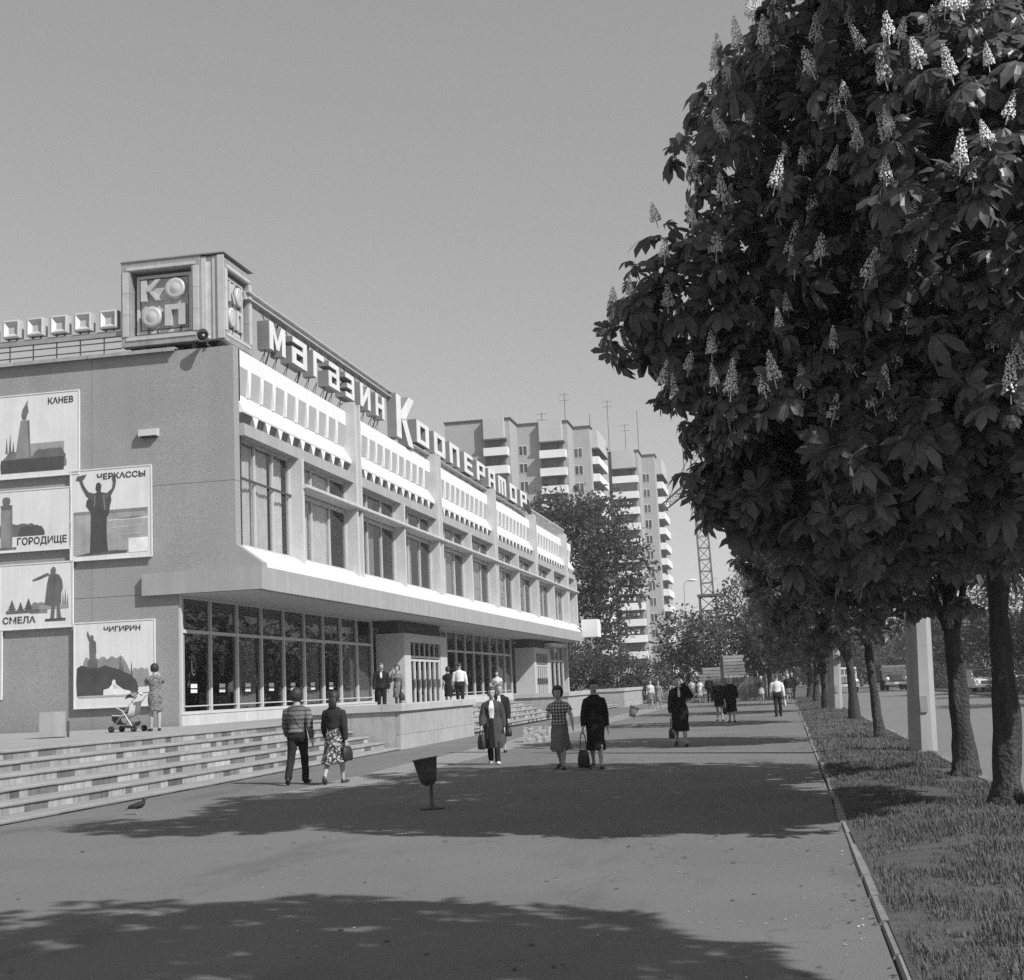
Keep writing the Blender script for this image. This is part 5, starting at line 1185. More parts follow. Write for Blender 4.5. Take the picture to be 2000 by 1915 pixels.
    def legspan(z, base):
        ys = []
        for zz in (z - .06 * h, z, z + .06 * h, z + .11 * h):
          for s in (-1, 1):
            hip, kn, an = J[s]
            for a_, b_ in ((hip, kn), (kn, an)):
                if b_.z <= zz <= a_.z: f = (a_.z - zz) / (a_.z - b_.z + 1e-9); ys.append(a_.y + (b_.y - a_.y) * f)
        if not ys: return base, 0.0
        return max(base, (max(ys) - min(ys)) / 2 + .062 * h), (max(ys) + min(ys)) / 2
    # ---- bottom garment
    bk, bn, ba = bottom[:3]; hem_b = .27
    if bk == 'skirt' and isinstance(bottom[-1], float) and len(bottom) in (4, 7): hem_b = bottom[-1]; bottom = bottom[:-1]
    bm_ = cloth(*bottom[1:]) ; cv = vox * 1.5
    if bk == 'trousers':
        b = MB(); loft(b, [(z * h + dz, a * h, d * h, y * h) for z, a, d, y in ((.455, .092, .070, -.004), (.50, .108, .085, -.010), (.56, .101, .077, -.006), (.618, .086 * K, .066, 0))], 20)
        for s in (-1, 1):
            hip, kn, an = J[s]; b.tube([hip + Vector((0, 0, .02 * h)), hip * .6 + kn * .4, kn, kn * .5 + an * .5, an - Vector((0, 0, .018 * h))], [.058 * h, .054 * h, .041 * h, .040 * h, (.036 * h, .040 * h)], 12)
        link('trousers', remesh(b, cv, 'trousers', bm_, 2, .006 * h, H), t_)
    elif bk == 'skirt':
        z1 = hem_b; fl = .125
        mid = (J[-1][1] + J[1][1]) / 2
        b = MB(); loft(b, [(.625 * h + dz, .076 * h, .058 * h), (.56 * h + dz, .099 * h, .073 * h, -.004 * h), (.49 * h + dz, .110 * h, .085 * h, -.006 * h), ((.49 + z1) / 2 * h + dz, .118 * h, *legspan((.49 + z1) / 2 * h + dz, .098 * h)), (z1 * h + dz, (fl + .005) * h, *legspan(z1 * h + dz, .118 * h))][::-1], 44, 9, .0, 0)
        # fluted hem
        k = len(b.v) // 5
        for i in range(5):
            amp = (.085, .05, .015, 0, 0)[i]
            for j in range(44):
                x, y, z = b.v[i * 44 + j]; e = 1 + amp * math.sin(7 * 2 * math.pi * j / 44 + H * 9); b.v[i * 44 + j] = (x * e, y * e, z + (.012 * h * math.sin(2 * math.pi * j / 44 * 2 + H * 5) if i == 0 else 0))
        link('skirt', remesh(b, cv, 'skirt', bm_, 1, .005 * h, H), t_)
    # ---- top garment
    tk, tn, ta = top[:3]; tm = cloth(*top[1:]); zh = hem if hem else {'sweater': .545, 'blouse': .55, 'jacket': .50, 'coat': .30, 'dress': .28, 'shirt': .575}[tk]
    ease = {'sweater': .012, 'blouse': .012, 'jacket': .018, 'coat': .020, 'dress': .010, 'shirt': .014}[tk]
    rings = []
    if zh < .45:
        mid = (J[-1][1] + J[1][1]) / 2; fl = .128 if tk == 'coat' else .112
        zm = (zh + .47) / 2 * h + dz; rings += [(zh * h + dz, fl * h, *legspan(zh * h + dz, .112 * h)), (zm, (fl - .008) * h, *legspan(zm, .102 * h))]
    for z, a, d, y in ((.50, .104, .080, -.006), (.555, .096, .072, -.003), (.61, .077 * K, .058, 0), (.67, .083 * K, .060, .001), (.735, .095 * K, .073 if fem else .066, .008 if fem else .003), (.775, .098 * K, .060, 0), (.800, .086 * K, .053, -.003), (.820, .062 * K, .048, -.003), (.840, .040, .041, .0)):
        if z < zh - .01: continue
        w_ = 1.0 if tk in ('dress',) or z > .7 else 1.05
        rings.append((z * h + dz, (a * w_ + ease) * h, (d * w_ + ease) * h, y * h))
    if zh > .5 : rings = [(zh * h + dz, rings[0][1] * .98, rings[0][2] * .98, rings[0][3])] + [r for r in rings if r[0] > zh * h + dz + .012 * h]
    b = MB(); loft(b, rings, 30, 7 if zh < .45 else 0, 0)
    if zh < .45:
        for i in range(2):
            for j in range(30):
                x, y, z = b.v[i * 30 + j]; e = 1 + (.06, .025)[i] * math.sin(6 * 2 * math.pi * j / 30 + H * 7); b.v[i * 30 + j] = (x * e, y * e, z)
    for s in (-1, 1):
        sh, el, wr = A[s]; e = (ease + .004) * h
        p0 = sh + Vector((-s * .048 * h, 0, -.006 * h)); p1 = sh + Vector((s * .0 * h, 0, -.017 * h))
        if sleeve == 'long': b.tube([p0, p1, sh * .5 + el * .5, el, el * .5 + wr * .5, wr * .93 + el * .07], [.033 * h + e * .8, .030 * h + e, .026 * h + e, .0235 * h + e, .021 * h + e * .9, .0165 * h + e * .7], 12)
        elif sleeve == 'short': b.tube([p0, p1, sh * .45 + el * .55], [.034 * h + e * .8, .033 * h + e, .032 * h + e], 12)
    link({'sweater': 'sweater', 'blouse': 'blouse', 'jacket': 'jacket', 'coat': 'coat', 'dress': 'dress', 'shirt': 'shirt'}[tk], remesh(b, cv, tk, tm, 2, .0065 * h, H + 3), t_)
    if shirt:      # pale shirt front showing between the open coat edges: raised panel following the chest
        b = MB(); z0, z1, hw, a_ = shirt; ns, nr = 8, 10; vs = []
        def chest(z):
            for i in range(len(rings) - 1):
                if rings[i][0] <= z * h + dz <= rings[i + 1][0]:
                    f = (z * h + dz - rings[i][0]) / (rings[i + 1][0] - rings[i][0] + 1e-9); return [rings[i][k] * (1 - f) + rings[i + 1][k] * f for k in range(1, 4)]
            return rings[-1][1:4]
        for i in range(nr + 1):
            z = z0 + (z1 - z0) * i / nr; A_, D_, Y_ = chest(min(z, .832)); wv = hw * (.65 + .35 * math.sin(math.pi * min(1, i / nr * 1.1)))
            for j in range(ns + 1):
                x = wv * h * (2 * j / ns - 1); vs.append((x, Y_ + D_ * math.sqrt(max(.1, 1 - (x / A_) ** 2)) * 1.0 + .010 * h, z * h + dz))
        b.smooth = True; b.add(vs, [(i * (ns + 1) + j, i * (ns + 1) + j + 1, (i + 1) * (ns + 1) + j + 1, (i + 1) * (ns + 1) + j)[::-1] for i in range(nr) for j in range(ns)]); b.build('shirt_front', cloth('shirt_%d' % int(a_ * 100), a_), t_)
    # ---- shoes
    sm = grey('shoe_%d' % int(shoes * 100), shoes, .5, .1, 10.0, spec=.4)
    for s in (-1, 1):
        an = J[s][2]; tilt = legs[0 if s < 0 else 1][1]; td = Vector((s * .18, math.cos(R(min(0, tilt + 8) * .8)), math.sin(R(min(0, tilt + 8) * .8)))).normalized()
        hl = an + Vector((0, -.024 * h, -.019 * h)); b = MB(); b.smooth = True
        b.tube([hl - td * .006 * h + Vector((0, 0, .004 * h)), hl + td * .03 * h, hl + td * .06 * h, hl + td * .10 * h, hl + td * .150 * h], [(.018 * h, .022 * h), (.025 * h, .026 * h), (.027 * h, .022 * h), (.029 * h, .018 * h), (.017 * h, .010 * h)], 12); b.build('shoe', sm, t_)
    return t_, A, dz
def hand_pt(rec, s): 
    t_, A, dz = rec; el, wr = A[s][1], A[s][2]; p = wr + (wr - el).normalized() * .10
    return Matrix.Translation(t_.location) @ Matrix.Rotation(t_.rotation_euler.z, 4, 'Z') @ p
def bag(rec, s, label, w_, hgt, d, strap, a=.03, kind='handbag', turn=12):
    p = hand_pt(rec, s); t_ = empty(kind, p, rec[0].rotation_euler.z + R(turn), label, 'bag', 'bags carried by the walkers')
    m = grey('bag_%d' % int(a * 100), a, .55, .15, 10.0, .1, 60.0, spec=.4)
    b = MB(); z1 = -strap; z0 = z1 - hgt; n = 16; vs = []
    prof = [(z1, .55, .35), (z1 - .12 * hgt, .80, .75), (z1 - .45 * hgt, 1.0, 1.0), (z1 - .85 * hgt, 1.02, 1.05), (z0, .86, .8)]
    for z, fa, fd in prof:
        for j in range(n): t = 2 * math.pi * j / n; c_, s_ = math.cos(t), math.sin(t); vs.append((d / 2 * fd * abs(c_) ** .6 * (1 if c_ > 0 else -1), w_ / 2 * fa * abs(s_) ** .6 * (1 if s_ > 0 else -1), z))
    b.smooth = True; b.add(vs, [(i * n + j, i * n + (j + 1) % n, (i + 1) * n + (j + 1) % n, (i + 1) * n + j)[::-1] for i in range(4) for j in range(n)] + [tuple(range(n)), tuple(4 * n + j for j in range(n - 1, -1, -1))]); b.build('bag_body', m, t_)
    b = MB(); k = 9
    b.tube([(0, w_ * .30 * math.cos(math.pi * i / k), z1 - .02 + (strap + .03) * math.sin(math.pi * i / k)) for i in range(k + 1)], .009, 6); b.build('handle', m, t_)
    return t_

WALK = 'people walking on the pavement'; TERR = 'people on the terraces'; FARP = 'people at the far end of the pavement'
p1 = person('man seen from behind in a striped pullover with a shoulder strap and dark trousers', (-8.7, 24.1, 0), 6, 1.70, False, ((-16, -40), (20, 6)), ((20, 9, 22), (-14, 11, 18)), ('sweater', 'striped', .17, 'stripe', .035), ('trousers', 'near_black', .022), ('curly', .025), .03, .0098, False, head=(-28, 0))
b = MB(); h_ = 1.70
b.tube([(-.085 * h_, -.02 * h_, .83 * h_), (-.05 * h_, -.083 * h_, .78 * h_), (.0, -.086 * h_, .70 * h_), (.06 * h_, -.083 * h_, .62 * h_), (.10 * h_, -.045 * h_, .565 * h_)], .006, 6)
b.build('shoulder_strap', M_iron, p1[0])
p2 = person('woman seen from behind in a dark sweater and flowered skirt', (-7.9, 23.8, 0), 2, 1.63, True, ((-16, -42), (18, 6)), ((14, 10, 20), (-12, 9, 14)), ('sweater', 'charcoal', .030), ('skirt', 'flowered', .045, 'floral', .42, 1.0, .235), ('long', .022), .05, .0098, False, hem=.60)
bag(p2, 1, 'round dark bag hanging at the right side of the woman in the flowered skirt', .24, .25, .12, .0, .022, 'handbag', -30)
p3 = person('woman in white sneakers and an open dark coat over a white blouse, facing the camera', (-6.0, 28.4, 0), 186, 1.58, True, ((15, 3), (-12, -26)), ((-8, 12, 16), (12, 10, 24)), ('coat', 'dark_grey', .060), ('trousers', 'near_black', .022), ('bob', .045), .70, .0098, True, (.60, .83, .036, .70), hem=.215)
b = MB(); b.smooth = True; b.add([(x * 1.58, y * 1.58, z * 1.58) for x, y, z in [(-.012, .104, .60), (.016, .104, .60), (-.022, .112, .48), (.026, .112, .48), (-.03, .128, .36), (.03, .128, .36), (-.038, .137, .23), (.036, .137, .23)]], [(0, 1, 3, 2), (2, 3, 5, 4), (4, 5, 7, 6)]); b.build('coat_opening', cloth('near_black', .022), p3[0])
bag(p3, 1, 'dark fringed bag at the side of the woman in white sneakers', .20, .30, .10, .08, .03, 'handbag', 40)
p4 = person('person in a dark suit half hidden behind the woman in white sneakers', (-6.9, 33.6, 0), 184, 1.66, True, ((12, 2), (-8, -22)), ((8, 7, 14), (-6, 8, 10)), ('jacket', 'black_suit', .022), ('skirt', 'black_suit', .022, .29), ('short', .12), .04, .010, True, (.62, .83, .03, .6))
bag(p4, -1, 'boxy dark handbag held by the half-hidden person in the dark suit', .30, .22, .14, .09, .02)
p5 = person('woman in a plaid blouse and flared grey skirt, swinging her arm', (-4.2, 25.9, 0), 174, 1.53, True, ((16, 4), (-14, -34)), ((26, 30, 10), ('p', (.135, .035, .64), (.085, .15, .665))), ('blouse', 'plaid', .50, 'plaid', .035), ('skirt', 'mid_grey', .17, .23), ('curly', .022), .035, .0098, True, sleeve='short', hem=.54)
p6 = person('woman in a long black dress walking beside the plaid blouse', (-3.5, 25.7, 0), 182, 1.62, True, ((15, 3), (-12, -30)), ((-8, 10, 12), (8, 9, 14)), ('dress', 'black_dress', .018), ('none', 'x', .02), ('bun', .022), .05, .0098, True, head=(38, -12), hem=.215)
bag(p6, 1, 'long limp black bag carried by the woman in the black dress', .24, .32, .10, .32, .018, 'shopping_bag', 62)
p7 = person('woman in a black coat raising a hand to her face against the sun', (-2.5, 33.3, 0), 186, 1.66, True, ((14, 3), (-10, -40)), (('p', (-.165, .075, .70), (-.052, .125, .905)), (4, 8, 10)), ('coat', 'black_coat', .014), ('none', 'x', .02), ('short', .05), .03, .009, True, (.70, .83, .018, .55), hem=.22)
bag(p7, 1, 'small round black bag low in the hand of the woman in the black coat', .26, .24, .12, .24, .016)
p8 = person('woman in a white headscarf and black coat walking away from the hoarding', (-1.95, 50.5, 0), 178, 1.62, True, ((14, 3), (-8, -30)), ((10, 10, 40), (4, 10, 40)), ('coat', 'black_coat', .014), ('none', 'x', .02), ('scarf', .66), .03, .012, True, hem=.235)
bag(p8, 1, 'dark bag beside the woman in the white headscarf', .30, .34, .14, .10, .02)
person('person in a pale headscarf close behind the white headscarf', (-2.45, 52.3, 0), 180, 1.58, True, ((10, 2), (-8, -20)), ((4, 8, 12), (4, 8, 12)), ('coat', 'black_coat', .018), ('none', 'x', .02), ('scarf', .40), .03, .014, False, hem=.34)
p9 = person('man in a white shirt and dark trousers walking away near the kerb', (-.34, 55.2, 0), 4, 1.62, False, ((-8, -18), (10, 2)), ((8, 8, 14), (-4, 9, 10)), ('shirt', 'white_shirt', .66), ('trousers', 'near_black', .028), ('short', .06), .03, .012, False)
bag(p9, 1, 'white carrier bag in the hand of the man in the white shirt', .22, .26, .08, .02, .6, 'carrier_bag')
# stroller woman on the landing
p10 = person('woman in a printed dress shading her eyes behind a pushchair', (-15.15, 31.9, .89), 40, 1.62, True, ((4, 2), (-4, -2)), (('p', (-.12, .10, .70), (.0, .175, .735)), ('p', (.145, .10, .72), (.045, .125, .915))), ('dress', 'printed', .20, 'floral', .085), ('none', 'x', .02), ('bob', .02), .03, .009, False, head=(-25, 0), sleeve='short', group=TERR, hem=.30)
# terrace people
person('man in a dark suit on the nearest terrace beside the woman with the bag', (-13.55, 46.0, .89), 196, 1.70, False, ((3, 2), (-3, -2)), ((2, 7, 10), (2, 7, 12)), ('jacket', 'black_suit', .02), ('trousers', 'near_black', .022), ('short', .09), .03, .011, True, (.70, .83, .022, .6), group=TERR, head=(20, 0))
p12 = person('woman in a patterned coat with a bag, leaning to the man in the dark suit', (-13.05, 46.3, .89), 168, 1.62, True, ((3, 2), (-3, -2)), ((3, 10, 20), ('p', (.135, .06, .66), (.05, .14, .82))), ('dress', 'patterned', .14, 'floral', .30), ('none', 'x', .02), ('bob', .06), .04, .011, True, group=TERR, hem=.32)
bag(p12, -1, 'dark bag with white clasp held by the woman in the patterned coat', .30, .24, .14, .04, .03)
person('man in a bright white shirt seen from behind at the shop windows', (-12.35, 52.6, .89), 12, 1.70, False, ((3, 2), (-3, -2)), ((6, 10, 30), (2, 9, 20)), ('shirt', 'white_shirt', .74), ('trousers', 'near_black', .02), ('short', .03), .03, .011, False, group=TERR)
person('woman in a black dress beside the white-shirted man at the windows', (-13.0, 53.4, .89), 20, 1.60, True, ((3, 2), (-3, -2)), ((6, 8, 40), (2, 9, 30)), ('dress', 'black_dress', .018), ('none', 'x', .02), ('bob', .03), .03, .012, False, group=TERR, hem=.28, sleeve='short')
person('woman in a pale blouse on the second steps, above the woman in white sneakers', (-12.5, 60.5, .73), 176, 1.60, True, ((8, 2), (-6, -14)), ((4, 10, 20), (4, 10, 20)), ('blouse', 'pale_blouse', .58), ('skirt', 'mid_grey', .2, .29), ('bob', .05), .04, .012, True, group=TERR, sleeve='short')
person('person in a white shirt standing inside the shop, seen through the glass', (-17.8, 45.1, .96), 30, 1.70, False, ((3, 2), (-3, -2)), ((6, 10, 30), (2, 9, 20)), ('shirt', 'white_shirt', .74), ('trousers', 'near_black', .02), ('short', .05), .03, .012, False, group=TERR)
# far end
FP = [('woman in a white dress walking before the hoarding', -5.75, 96.5, 0, ('dress', 'white_dress', .66), ('none', 'x', .02), ('bob', .1), True),
      ('woman in a pale grey dress at the left of the white dress', -6.35, 97.0, 4, ('dress', 'pale_dress', .42), ('none', 'x', .02), ('bob', .06), True),
      ('man in dark clothes walking right of the white dress', -5.15, 96.8, 0, ('jacket', 'black_suit', .03), ('trousers', 'near_black', .03), ('short', .05), False),
      ('person in a black vest and white sleeves, left of the white-shirted man', -1.55, 92, 180, ('blouse', 'vest', .05), ('skirt', 'pale_dress', .42, .30), ('bob', .4), True),
      ('person in dark clothes with a pale cap right of the white-shirted man', .15, 88, 178, ('jacket', 'black_suit', .03), ('skirt', 'mid_grey', .2, .30), ('scarf', .5), True),
      ('tall person in dark clothes under the farthest chestnut', .42, 93, 182, ('coat', 'black_coat', .025), ('trousers', 'near_black', .03), ('short', .06), False),
      ('woman in a patterned dress beside the third terrace wall', -7.25, 81, 186, ('dress', 'patterned', .22, 'floral', .4), ('none', 'x', .02), ('bob', .06), True),
      ('woman in a light blouse walking beside the patterned dress', -7.9, 83, 186, ('blouse', 'pale_blouse', .52), ('skirt', 'mid_grey', .25, .30), ('short', .05), True)]
for i, (lb, x, y, rz, tp, bt, hr, fm) in enumerate(FP):
    person(lb, (x, y, 0), rz, 1.62 + .05 * (i % 3) + (0 if fm else .08), fm, ((10, 2), (-8, -20)) if i % 2 else ((-8, -20), (10, 2)), ((6, 8, 12), (-6, 8, 12)), tp, bt, hr, .04, .02, False, group=FARP, sleeve='short' if tp[0] == 'dress' else 'long')
# ------------------------------------------------------------------ street furniture
M_post = grey('post_concrete', .29, .9, .08, 1.5, .12, 50.0, .3, 60.0, streak=.14, sscale=.8)
def lamp_post(label, x, y, r0, r1, ztop, lean):
    t_ = empty('lamp_post', (x, y, 0), R(12), label, 'lamp post', 'concrete lamp posts on the verge')
    b = MB(); n = 8
    vs = []
    for z, r_ in ((-.1, r0), (2.9, r0 + (r1 - r0) * .3), (ztop, r1)):
        for j in range(n): a = math.pi / 8 + 2 * math.pi * j / n; vs.append((math.cos(a) * r_ + lean * z, math.sin(a) * r_, z))
    b.add(vs, [(i * n + j, i * n + (j + 1) % n, (i + 1) * n + (j + 1) % n, (i + 1) * n + j) for i in range(2) for j in range(n)] + [tuple(2 * n + j for j in range(n))]); b.build('shaft', M_post, t_)
    b = MB(); b.box(-.07, .07, -r0 - .012, -r0 + .03, .75, 1.05); b.build('access_door', grey('door_plate', .22, .7, .15), t_)
    b = MB(); b.tube([(lean * ztop, 0, ztop - .2), (lean * ztop + .2, 0, ztop + .8), (lean * ztop + 1.4, 0, ztop + 1.2)], .05, 8); b.build('bracket', M_iron, t_)
    b = MB(); b.smooth = True; b.ell((lean * ztop + 1.7, 0, ztop + 1.2), (.4, .16, .12)); b.build('lamp_head', M_balc, t_)
lamp_post('big octagonal concrete post between the thin leaning trunk and the nearest trunks', 2.44, 27.3, .265, .15, 8.6, .042)
lamp_post('smaller-looking tapered concrete post farther along the verge, beside a dark trunk', 2.05, 61.4, .285, .15, 8.6, .04)
M_bin = grey('bin_iron', .085, .6, .25, 8.0, .2, 50.0, .2, 40.0, spec=.4, metal=.2)
M_binl = grey('bin_pale', .30, .6, .2, 8.0, .1, 50.0, spec=.4)
def bin_(label, x, y, s, tilt, mat, rz):
    t_ = empty('litter_bin', (x, y, 0), rz, label, 'litter bin', 'tilting litter bins on the pavement')
    M_ = Matrix.Rotation(R(tilt), 3, 'Y')
    b = MB(); b.smooth = True
    prof = [(.0, -.012), (.055, -.008), (.095, .018), (.122, .075), (.148, .19), (.172, .335), (.186, .34), (.190, .352), (.176, .352), (.160, .33), (.14, .20), (.115, .04), (.0, .03)]
    b.lathe([(r_ * .92 * s, (z - .16) * s) for r_, z in prof], (0, 0, .47 * s), 26, M_); b.build('cup', mat, t_)
    b = MB(); b.tube([(.05 * s, .0, .01), (.045 * s, .0, .14 * s), (.05 * s, -.02 * s, .26 * s), (.055 * s, -.135 * s, .40 * s), (.055 * s, -.15 * s, .47 * s)], [.026 * s, .022 * s, .020 * s, .014 * s, .012 * s], 8)
    b.build('stem', mat, t_)
    b = MB(); b.tube([(.05 * s, -.02 * s, .24 * s), (.055 * s, .135 * s, .40 * s), (.055 * s, .15 * s, .47 * s)], [.016 * s, .014 * s, .012 * s], 8); b.build('fork_arm', mat, t_)
    b = MB(); b.lathe([(.0, 0), (.165, 0), (.17, .012), (.13, .022), (.05, .045), (.0, .045)], (.05 * s, 0, .004), 22); b.build('base_plate', mat, t_)
    b = MB(); b.smooth = True; b.ell((0, 0, .50 * s), (.13 * s, .13 * s, .05 * s)); b.build('litter', M_iron, t_)
bin_('dark iron litter bin on a stem in the middle of the near shade', -4.74, 18.1, 1.0, -8, M_bin, R(8))
bin_('pale litter bin tipped over on its stem, far down the pavement', -5.5, 50.7, 1.05, 24, M_binl, R(20))
# concrete block on the landing
t_ = empty('concrete_block', (-16.25, 29.0, .89), R(28), 'plain concrete block with one sunlit face on the landing before the end wall', 'block')
b = MB(); b.box(-.28, .28, -.25, .25, .02, .58); b.build('block', M_post, t_)
b = MB(); b.box(-.26, .26, -.23, .23, 0, .018); b.build('foot', M_dark, t_)
b = MB(); b.box(.30, .36, -.05, .0, 0, .36); b.build('iron_stub', M_iron, t_)
# pigeon
t_ = empty('pigeon', (-9.12, 18.6, 0), R(8), 'dark pigeon walking right on the pavement below the steps', 'pigeon')
b = MB()
b.tube([(-.165, 0, .075), (-.10, 0, .092), (-.055, 0, .108), (0, 0, .122), (.05, 0, .132), (.085, 0, .155), (.098, 0, .185), (.103, 0, .205), (.118, 0, .215), (.132, 0, .208)], [(.018, .004), (.026, .010), (.040, .032), (.052, .048), (.050, .050), (.034, .036), (.022, .024), (.021, .021), (.019, .018), (.006, .006)], 14)
link('body', remesh(b, .005, 'body', grey('pigeon_feather', .022, .6, .2, 20.0, spec=.4), 2), t_)
for s in (-1, 1):
    b = MB(); b.smooth = True; b.ell((-.035, s * .043, .118), (.085, .013, .036), 12, 8, Matrix.Rotation(R(-10), 3, 'Y')); b.build('wing', grey('pigeon_wing', .035, .6, .25, 25.0), t_)
    b = MB(); b.tube([(.0, s * .02, .085), (.006, s * .021, .045), (.0, s * .022, .004)], .0045, 5); b.tube([(.0, s * .022, .005), (.028, s * .026, .002)], .003, 4); b.tube([(.0, s * .022, .005), (-.014, s * .022, .002)], .003, 4); b.build('leg', M_post, t_)
    b = MB(); b.smooth = True; b.ell((.119, s * .0165, .217), (.004, .003, .004), 6, 5); b.build('eye', M_print, t_)
b = MB(); b.tube([(.128, 0, .208), (.148, 0, .199)], [.006, .002], 6); b.build('beak', M_iron, t_)
# pushchair
t_ = empty('pushchair', (-15.98, 32.15, .89), R(-12), 'white folding pushchair in front of the woman in the printed dress', 'pushchair')
M_pram = grey('pram_tube', .72, .4, .05, spec=.5); M_prc = grey('pram_cloth', .62, .9, .15, 8.0); M_prd = grey('pram_pattern', .16, .9, .4, 12.0); M_tyre = grey('tyre', .03, .8, .1)
for s in (-.2, .2):
    b = MB(); b.smooth = True; b.tube([(.50, s, .92), (.38, s, .86), (-.32, s, .12)], .012, 8); b.build('frame_tube', M_pram, t_)
    b = MB(); b.tube([(.30, s, .10), (-.02, s, .52), (-.20, s, .60)], .011, 8); b.build('frame_tube', M_pram, t_)
    b = MB(); b.tube([(-.34, s, .42), (-.05, s, .40), (.16, s, .44), (.24, s, .72)], .010, 8); b.build('seat_tube', M_pram, t_)
    for x in (-.36, .32):
        for d in (-.022, .022):
            w0 = MB(); w0.smooth = True; M_ = Matrix.Rotation(R(90), 3, 'X'); w0.lathe([(.048, -.012), (.072, -.012), (.078, 0), (.072, .012), (.048, .012)], (x, s + d, .078), 18, M_); w_ = w0.build('wheel', M_tyre, t_)
            w0 = MB(); w0.lathe([(.0, -.008), (.046, -.008), (.046, .008), (.0, .008)], (x, s + d, .078), 12, M_); w0.build('hub', M_pram, w_)
b = MB(); b.tube([(.50, -.2, .92), (.53, -.1, .94), (.53, .1, .94), (.50, .2, .92)], .014, 8); b.build('handle', M_pram, t_)
b = MB(); b.tube([(-.36, -.24, .078), (-.36, .24, .078)], .008, 6); b.build('axle', M_pram, t_); b = MB(); b.tube([(.32, -.24, .078), (.32, .24, .078)], .008, 6); b.build('axle', M_pram, t_)
def cloth_sheet(pts, w_, mat, name, sag=.03):
    b = MB(); b.smooth = True; k = len(pts); vs = []
    for sx in (0, 1):
        for (x, z) in pts:
            for j in range(5): yy = -w_ + 2 * w_ * j / 4; vs.append((x + .006 * sx, yy, z - sag * (1 - (yy / w_) ** 2) - .012 * sx))
    fs = []
    for sx in (0, 1):
        for i in range(k - 1):
            for j in range(4): a = sx * k * 5 + i * 5 + j; q = (a, a + 1, a + 6, a + 5); fs.append(q if sx else q[::-1])
    b.add(vs, fs); return b.build(name, mat, t_)
cloth_sheet([(-.34, .42), (-.18, .39), (0, .37), (.14, .43), (.20, .58), (.25, .76)], .19, M_prc, 'seat')
cloth_sheet([(-.36, .40), (-.37, .30), (-.30, .22), (-.2, .2)], .18, M_prd, 'leg_rest', .01)
cloth_sheet([(-.2, .16), (.0, .13), (.2, .16), (.24, .26)], .17, M_prd, 'basket', .02)
cloth_sheet([(.05, .80), (.12, .90), (.22, .92), (.30, .86)], .20, M_prd, 'hood', -.05)
cloth_sheet([(-.20, .44), (-.1, .47), (.05, .46), (.16, .5)], .14, M_prd, 'blanket', -.05)

# ------------------------------------------------------------------ vehicles across the carriageway
M_tr = grey('lorry_paint', .14, .4, .15, 2.0, spec=.5); M_trl = grey('pale_lorry_paint', .48, .4, .12, 2.0, spec=.5); M_car = grey('car_paint', .62, .3, .05, spec=.6)
M_chr = grey('chrome', .60, .25, .05, metal=.7); M_lens = grey('lamp_lens', .75, .2, .02, spec=.6); M_vgl = grey('vehicle_glass', .10, .1, .1, spec=.8); M_bed = grey('truck_bed', .055, .85, .25, 2.0)
def wheel(t_, x, y, r_, w_):
    M_ = Matrix.Rotation(R(90), 3, 'Y'); b = MB(); b.smooth = True; b.lathe([(r_ * .55, -w_ / 2), (r_ * .92, -w_ / 2), (r_, -w_ * .3), (r_, w_ * .3), (r_ * .92, w_ / 2), (r_ * .55, w_ / 2)], (x, y, r_), 20, M_); o = b.build('wheel', M_tyre, t_)
    b = MB(); b.lathe([(0, -w_ * .42), (r_ * .54, -w_ * .40), (r_ * .54, w_ * .40), (0, w_ * .42)], (x, y, r_), 14, M_); b.build('rim', M_tr, o)
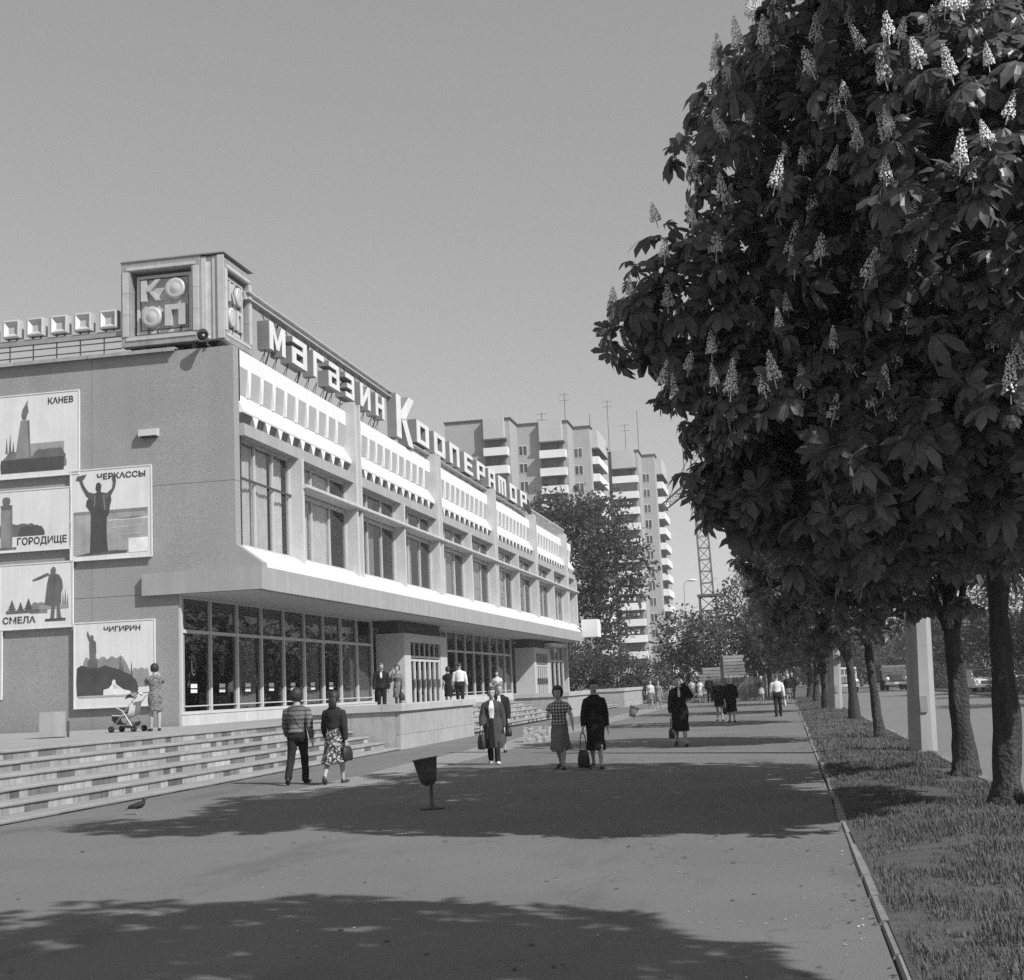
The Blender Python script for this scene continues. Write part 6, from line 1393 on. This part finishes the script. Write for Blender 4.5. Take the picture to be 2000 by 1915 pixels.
def lorry(label, x, y, paint, dark, rz=0):
    """bonneted lorry, front towards -y"""
    t_ = empty('parked_lorry' if False else 'lorry', (x, y, -.08), rz, label, 'lorry', 'lorries on the road')
    b = MB(); b.prism([(-.52, 1.02), (.52, 1.02), (.60, 1.18), (.56, 1.40), (.42, 1.52), (-.42, 1.52), (-.56, 1.40), (-.60, 1.18)], 'y', -2.6, -1.25); b.build('bonnet', paint, t_)
    b = MB(); b.box(-.46, .46, -2.66, -2.602, .82, 1.36); b.build('grille', M_iron, t_)
    for k in range(7): b = MB(); b.box(-.40 + k * .125, -.35 + k * .125, -2.685, -2.662, .86, 1.32); b.build('grille_bar', paint, t_)
    for s in (-1, 1):
        b = MB(); b.smooth = True; pts = []
        for i in range(9): a = math.pi * i / 8; pts.append((-1.95 - .62 * math.cos(a), .55 + .52 * math.sin(a)))
        b.smooth = False; b.prism([(p[0], p[1]) for p in pts] + [(p[0] * 1 + .0, p[1] - .07) for p in reversed(pts)], 'x', *((.56, 1.08) if s > 0 else (-1.08, -.56))); b.build('wing', paint, t_)
        M_ = Matrix.Rotation(R(90), 3, 'X'); b = MB(); b.smooth = True; b.lathe([(0, -.05), (.12, -.05), (.15, .0), (.155, .08), (.13, .14), (0, .17)], (s * .80, -2.62, 1.02), 16, M_); h_ = b.build('headlight', M_lens, t_)
        b = MB(); b.lathe([(.155, .0), (.175, .0), (.175, .09), (.155, .09)], (s * .80, -2.62, 1.02), 16, M_); b.build('rim', M_chr, h_)
        wheel(t_, s * .82, -1.95, .48, .26); wheel(t_, s * .84, 1.2, .48, .34)
        b = MB(); b.box(s * 1.02 - .012, s * 1.02 + .012, -1.18, -.30, 1.52, 2.0); b.build('side_window', M_vgl, t_)
    b = MB(); b.prism([(-1.25, .95), (-.1, .95), (-.1, 2.02), (-.25, 2.16), (-.95, 2.16), (-1.05, 2.06), (-1.25, 1.52)], 'x', -1.0, 1.0); b.build('cab', paint, t_)
    for s in (-1, 1): b = MB(); q = [(s * .48 + u * .43, -1.265 + (v - 1.56) * .37 - .012, v) for u, v in ((-1, 1.58), (1, 1.58), (1, 2.02), (-1, 2.02))]; b.add(q + [(a, c_ + .02, e) for a, c_, e in q], [(0, 1, 2, 3), (4, 7, 6, 5), (0, 4, 5, 1), (1, 5, 6, 2), (2, 6, 7, 3), (3, 7, 4, 0)]); b.build('windscreen', M_vgl, t_)
    b = MB(); b.box(-1.02, 1.02, -2.86, -2.76, .52, .74); b.build('bumper', M_chr if not dark else paint, t_)
    b = MB(); b.box(-.25, .25, -2.885, -2.865, .55, .69); b.build('number_plate', M_print, t_)
    b = MB(); b.box(-.4, .4, -2.7, 3.2, .55, .8); b.build('chassis', M_iron, t_)
    b = MB(); b.box(-1.12, 1.12, .1, 3.3, 1.0, 1.10); b.build('bed_floor', M_bed, t_)
    for (x0, x1, y0, y1) in ((-1.14, -1.08, .1, 3.3), (1.08, 1.14, .1, 3.3), (-1.07, 1.07, .1, .16), (-1.07, 1.07, 3.24, 3.3)): b = MB(); b.box(x0, x1, y0, y1, 1.102, 1.75); b.build('bed_side', M_bed, t_)
lorry('dark bonneted lorry with a bright windscreen coming up the road', 9.4, 128, M_tr, False, R(3))
lorry('pale lorry half hidden by the smaller concrete post', 5.0, 124, M_trl, True, R(2))
t_ = empty('parked_car', (12.1, 92, .02), R(4), 'white car glimpsed between the two nearest trunks across the road', 'car')
b = MB(); b.prism([(-2.05, .30), (2.05, .30), (2.1, .62), (2.0, .86), (1.0, .92), (-.9, .92), (-2.0, .82), (-2.1, .6)], 'x', -.8, .8); b.build('body', M_car, t_)
b = MB(); b.prism([(-.95, .922), (1.25, .922), (.75, 1.42), (-.35, 1.42)], 'x', -.68, .68); b.build('cabin', M_car, t_)
b = MB(); q = [(-.60, -.925, .96), (.60, -.925, .96), (.55, -.43, 1.38), (-.55, -.43, 1.38)]; b.add([(x, y - .02, z) for x, y, z in q] + q, [(0, 1, 2, 3), (4, 7, 6, 5), (0, 4, 5, 1), (1, 5, 6, 2), (2, 6, 7, 3), (3, 7, 4, 0)]); b.build('windscreen', M_vgl, t_)
for s in (-1, 1):
    b = MB(); b.prism([(-.80, .96), (1.05, .96), (.68, 1.36), (-.32, 1.36)], 'x', s * .69 - .008, s * .69 + .008); b.build('side_window', M_vgl, t_)
    b = MB(); b.smooth = True; b.ell((s * .58, -2.06, .62), (.13, .06, .11)); b.build('headlight', M_lens, t_)
    for y in (-1.25, 1.25): wheel(t_, s * .70, y, .30, .18)
b = MB(); b.box(-.42, .42, -2.11, -2.06, .52, .72); b.build('grille', M_iron, t_)
b = MB(); b.box(-.78, .78, -2.16, -2.08, .34, .46); b.build('bumper', M_chr, t_)
# ------------------------------------------------------------------ thin summer haze over the whole place
b = MB(); b.box(-190, 190, -66, 330, -1.2, 60); hz_ = bpy.data.materials.new('haze'); hz_.use_nodes = True; n_ = hz_.node_tree; n_.nodes.clear()
vo = n_.nodes.new('ShaderNodeVolumePrincipled'); vo.inputs['Color'].default_value = (.9, .9, .9, 1); vo.inputs['Density'].default_value = .0005; ho = n_.nodes.new('ShaderNodeOutputMaterial'); n_.links.new(vo.outputs[0], ho.inputs['Volume'])
tag(b.build('haze', hz_), kind='stuff')
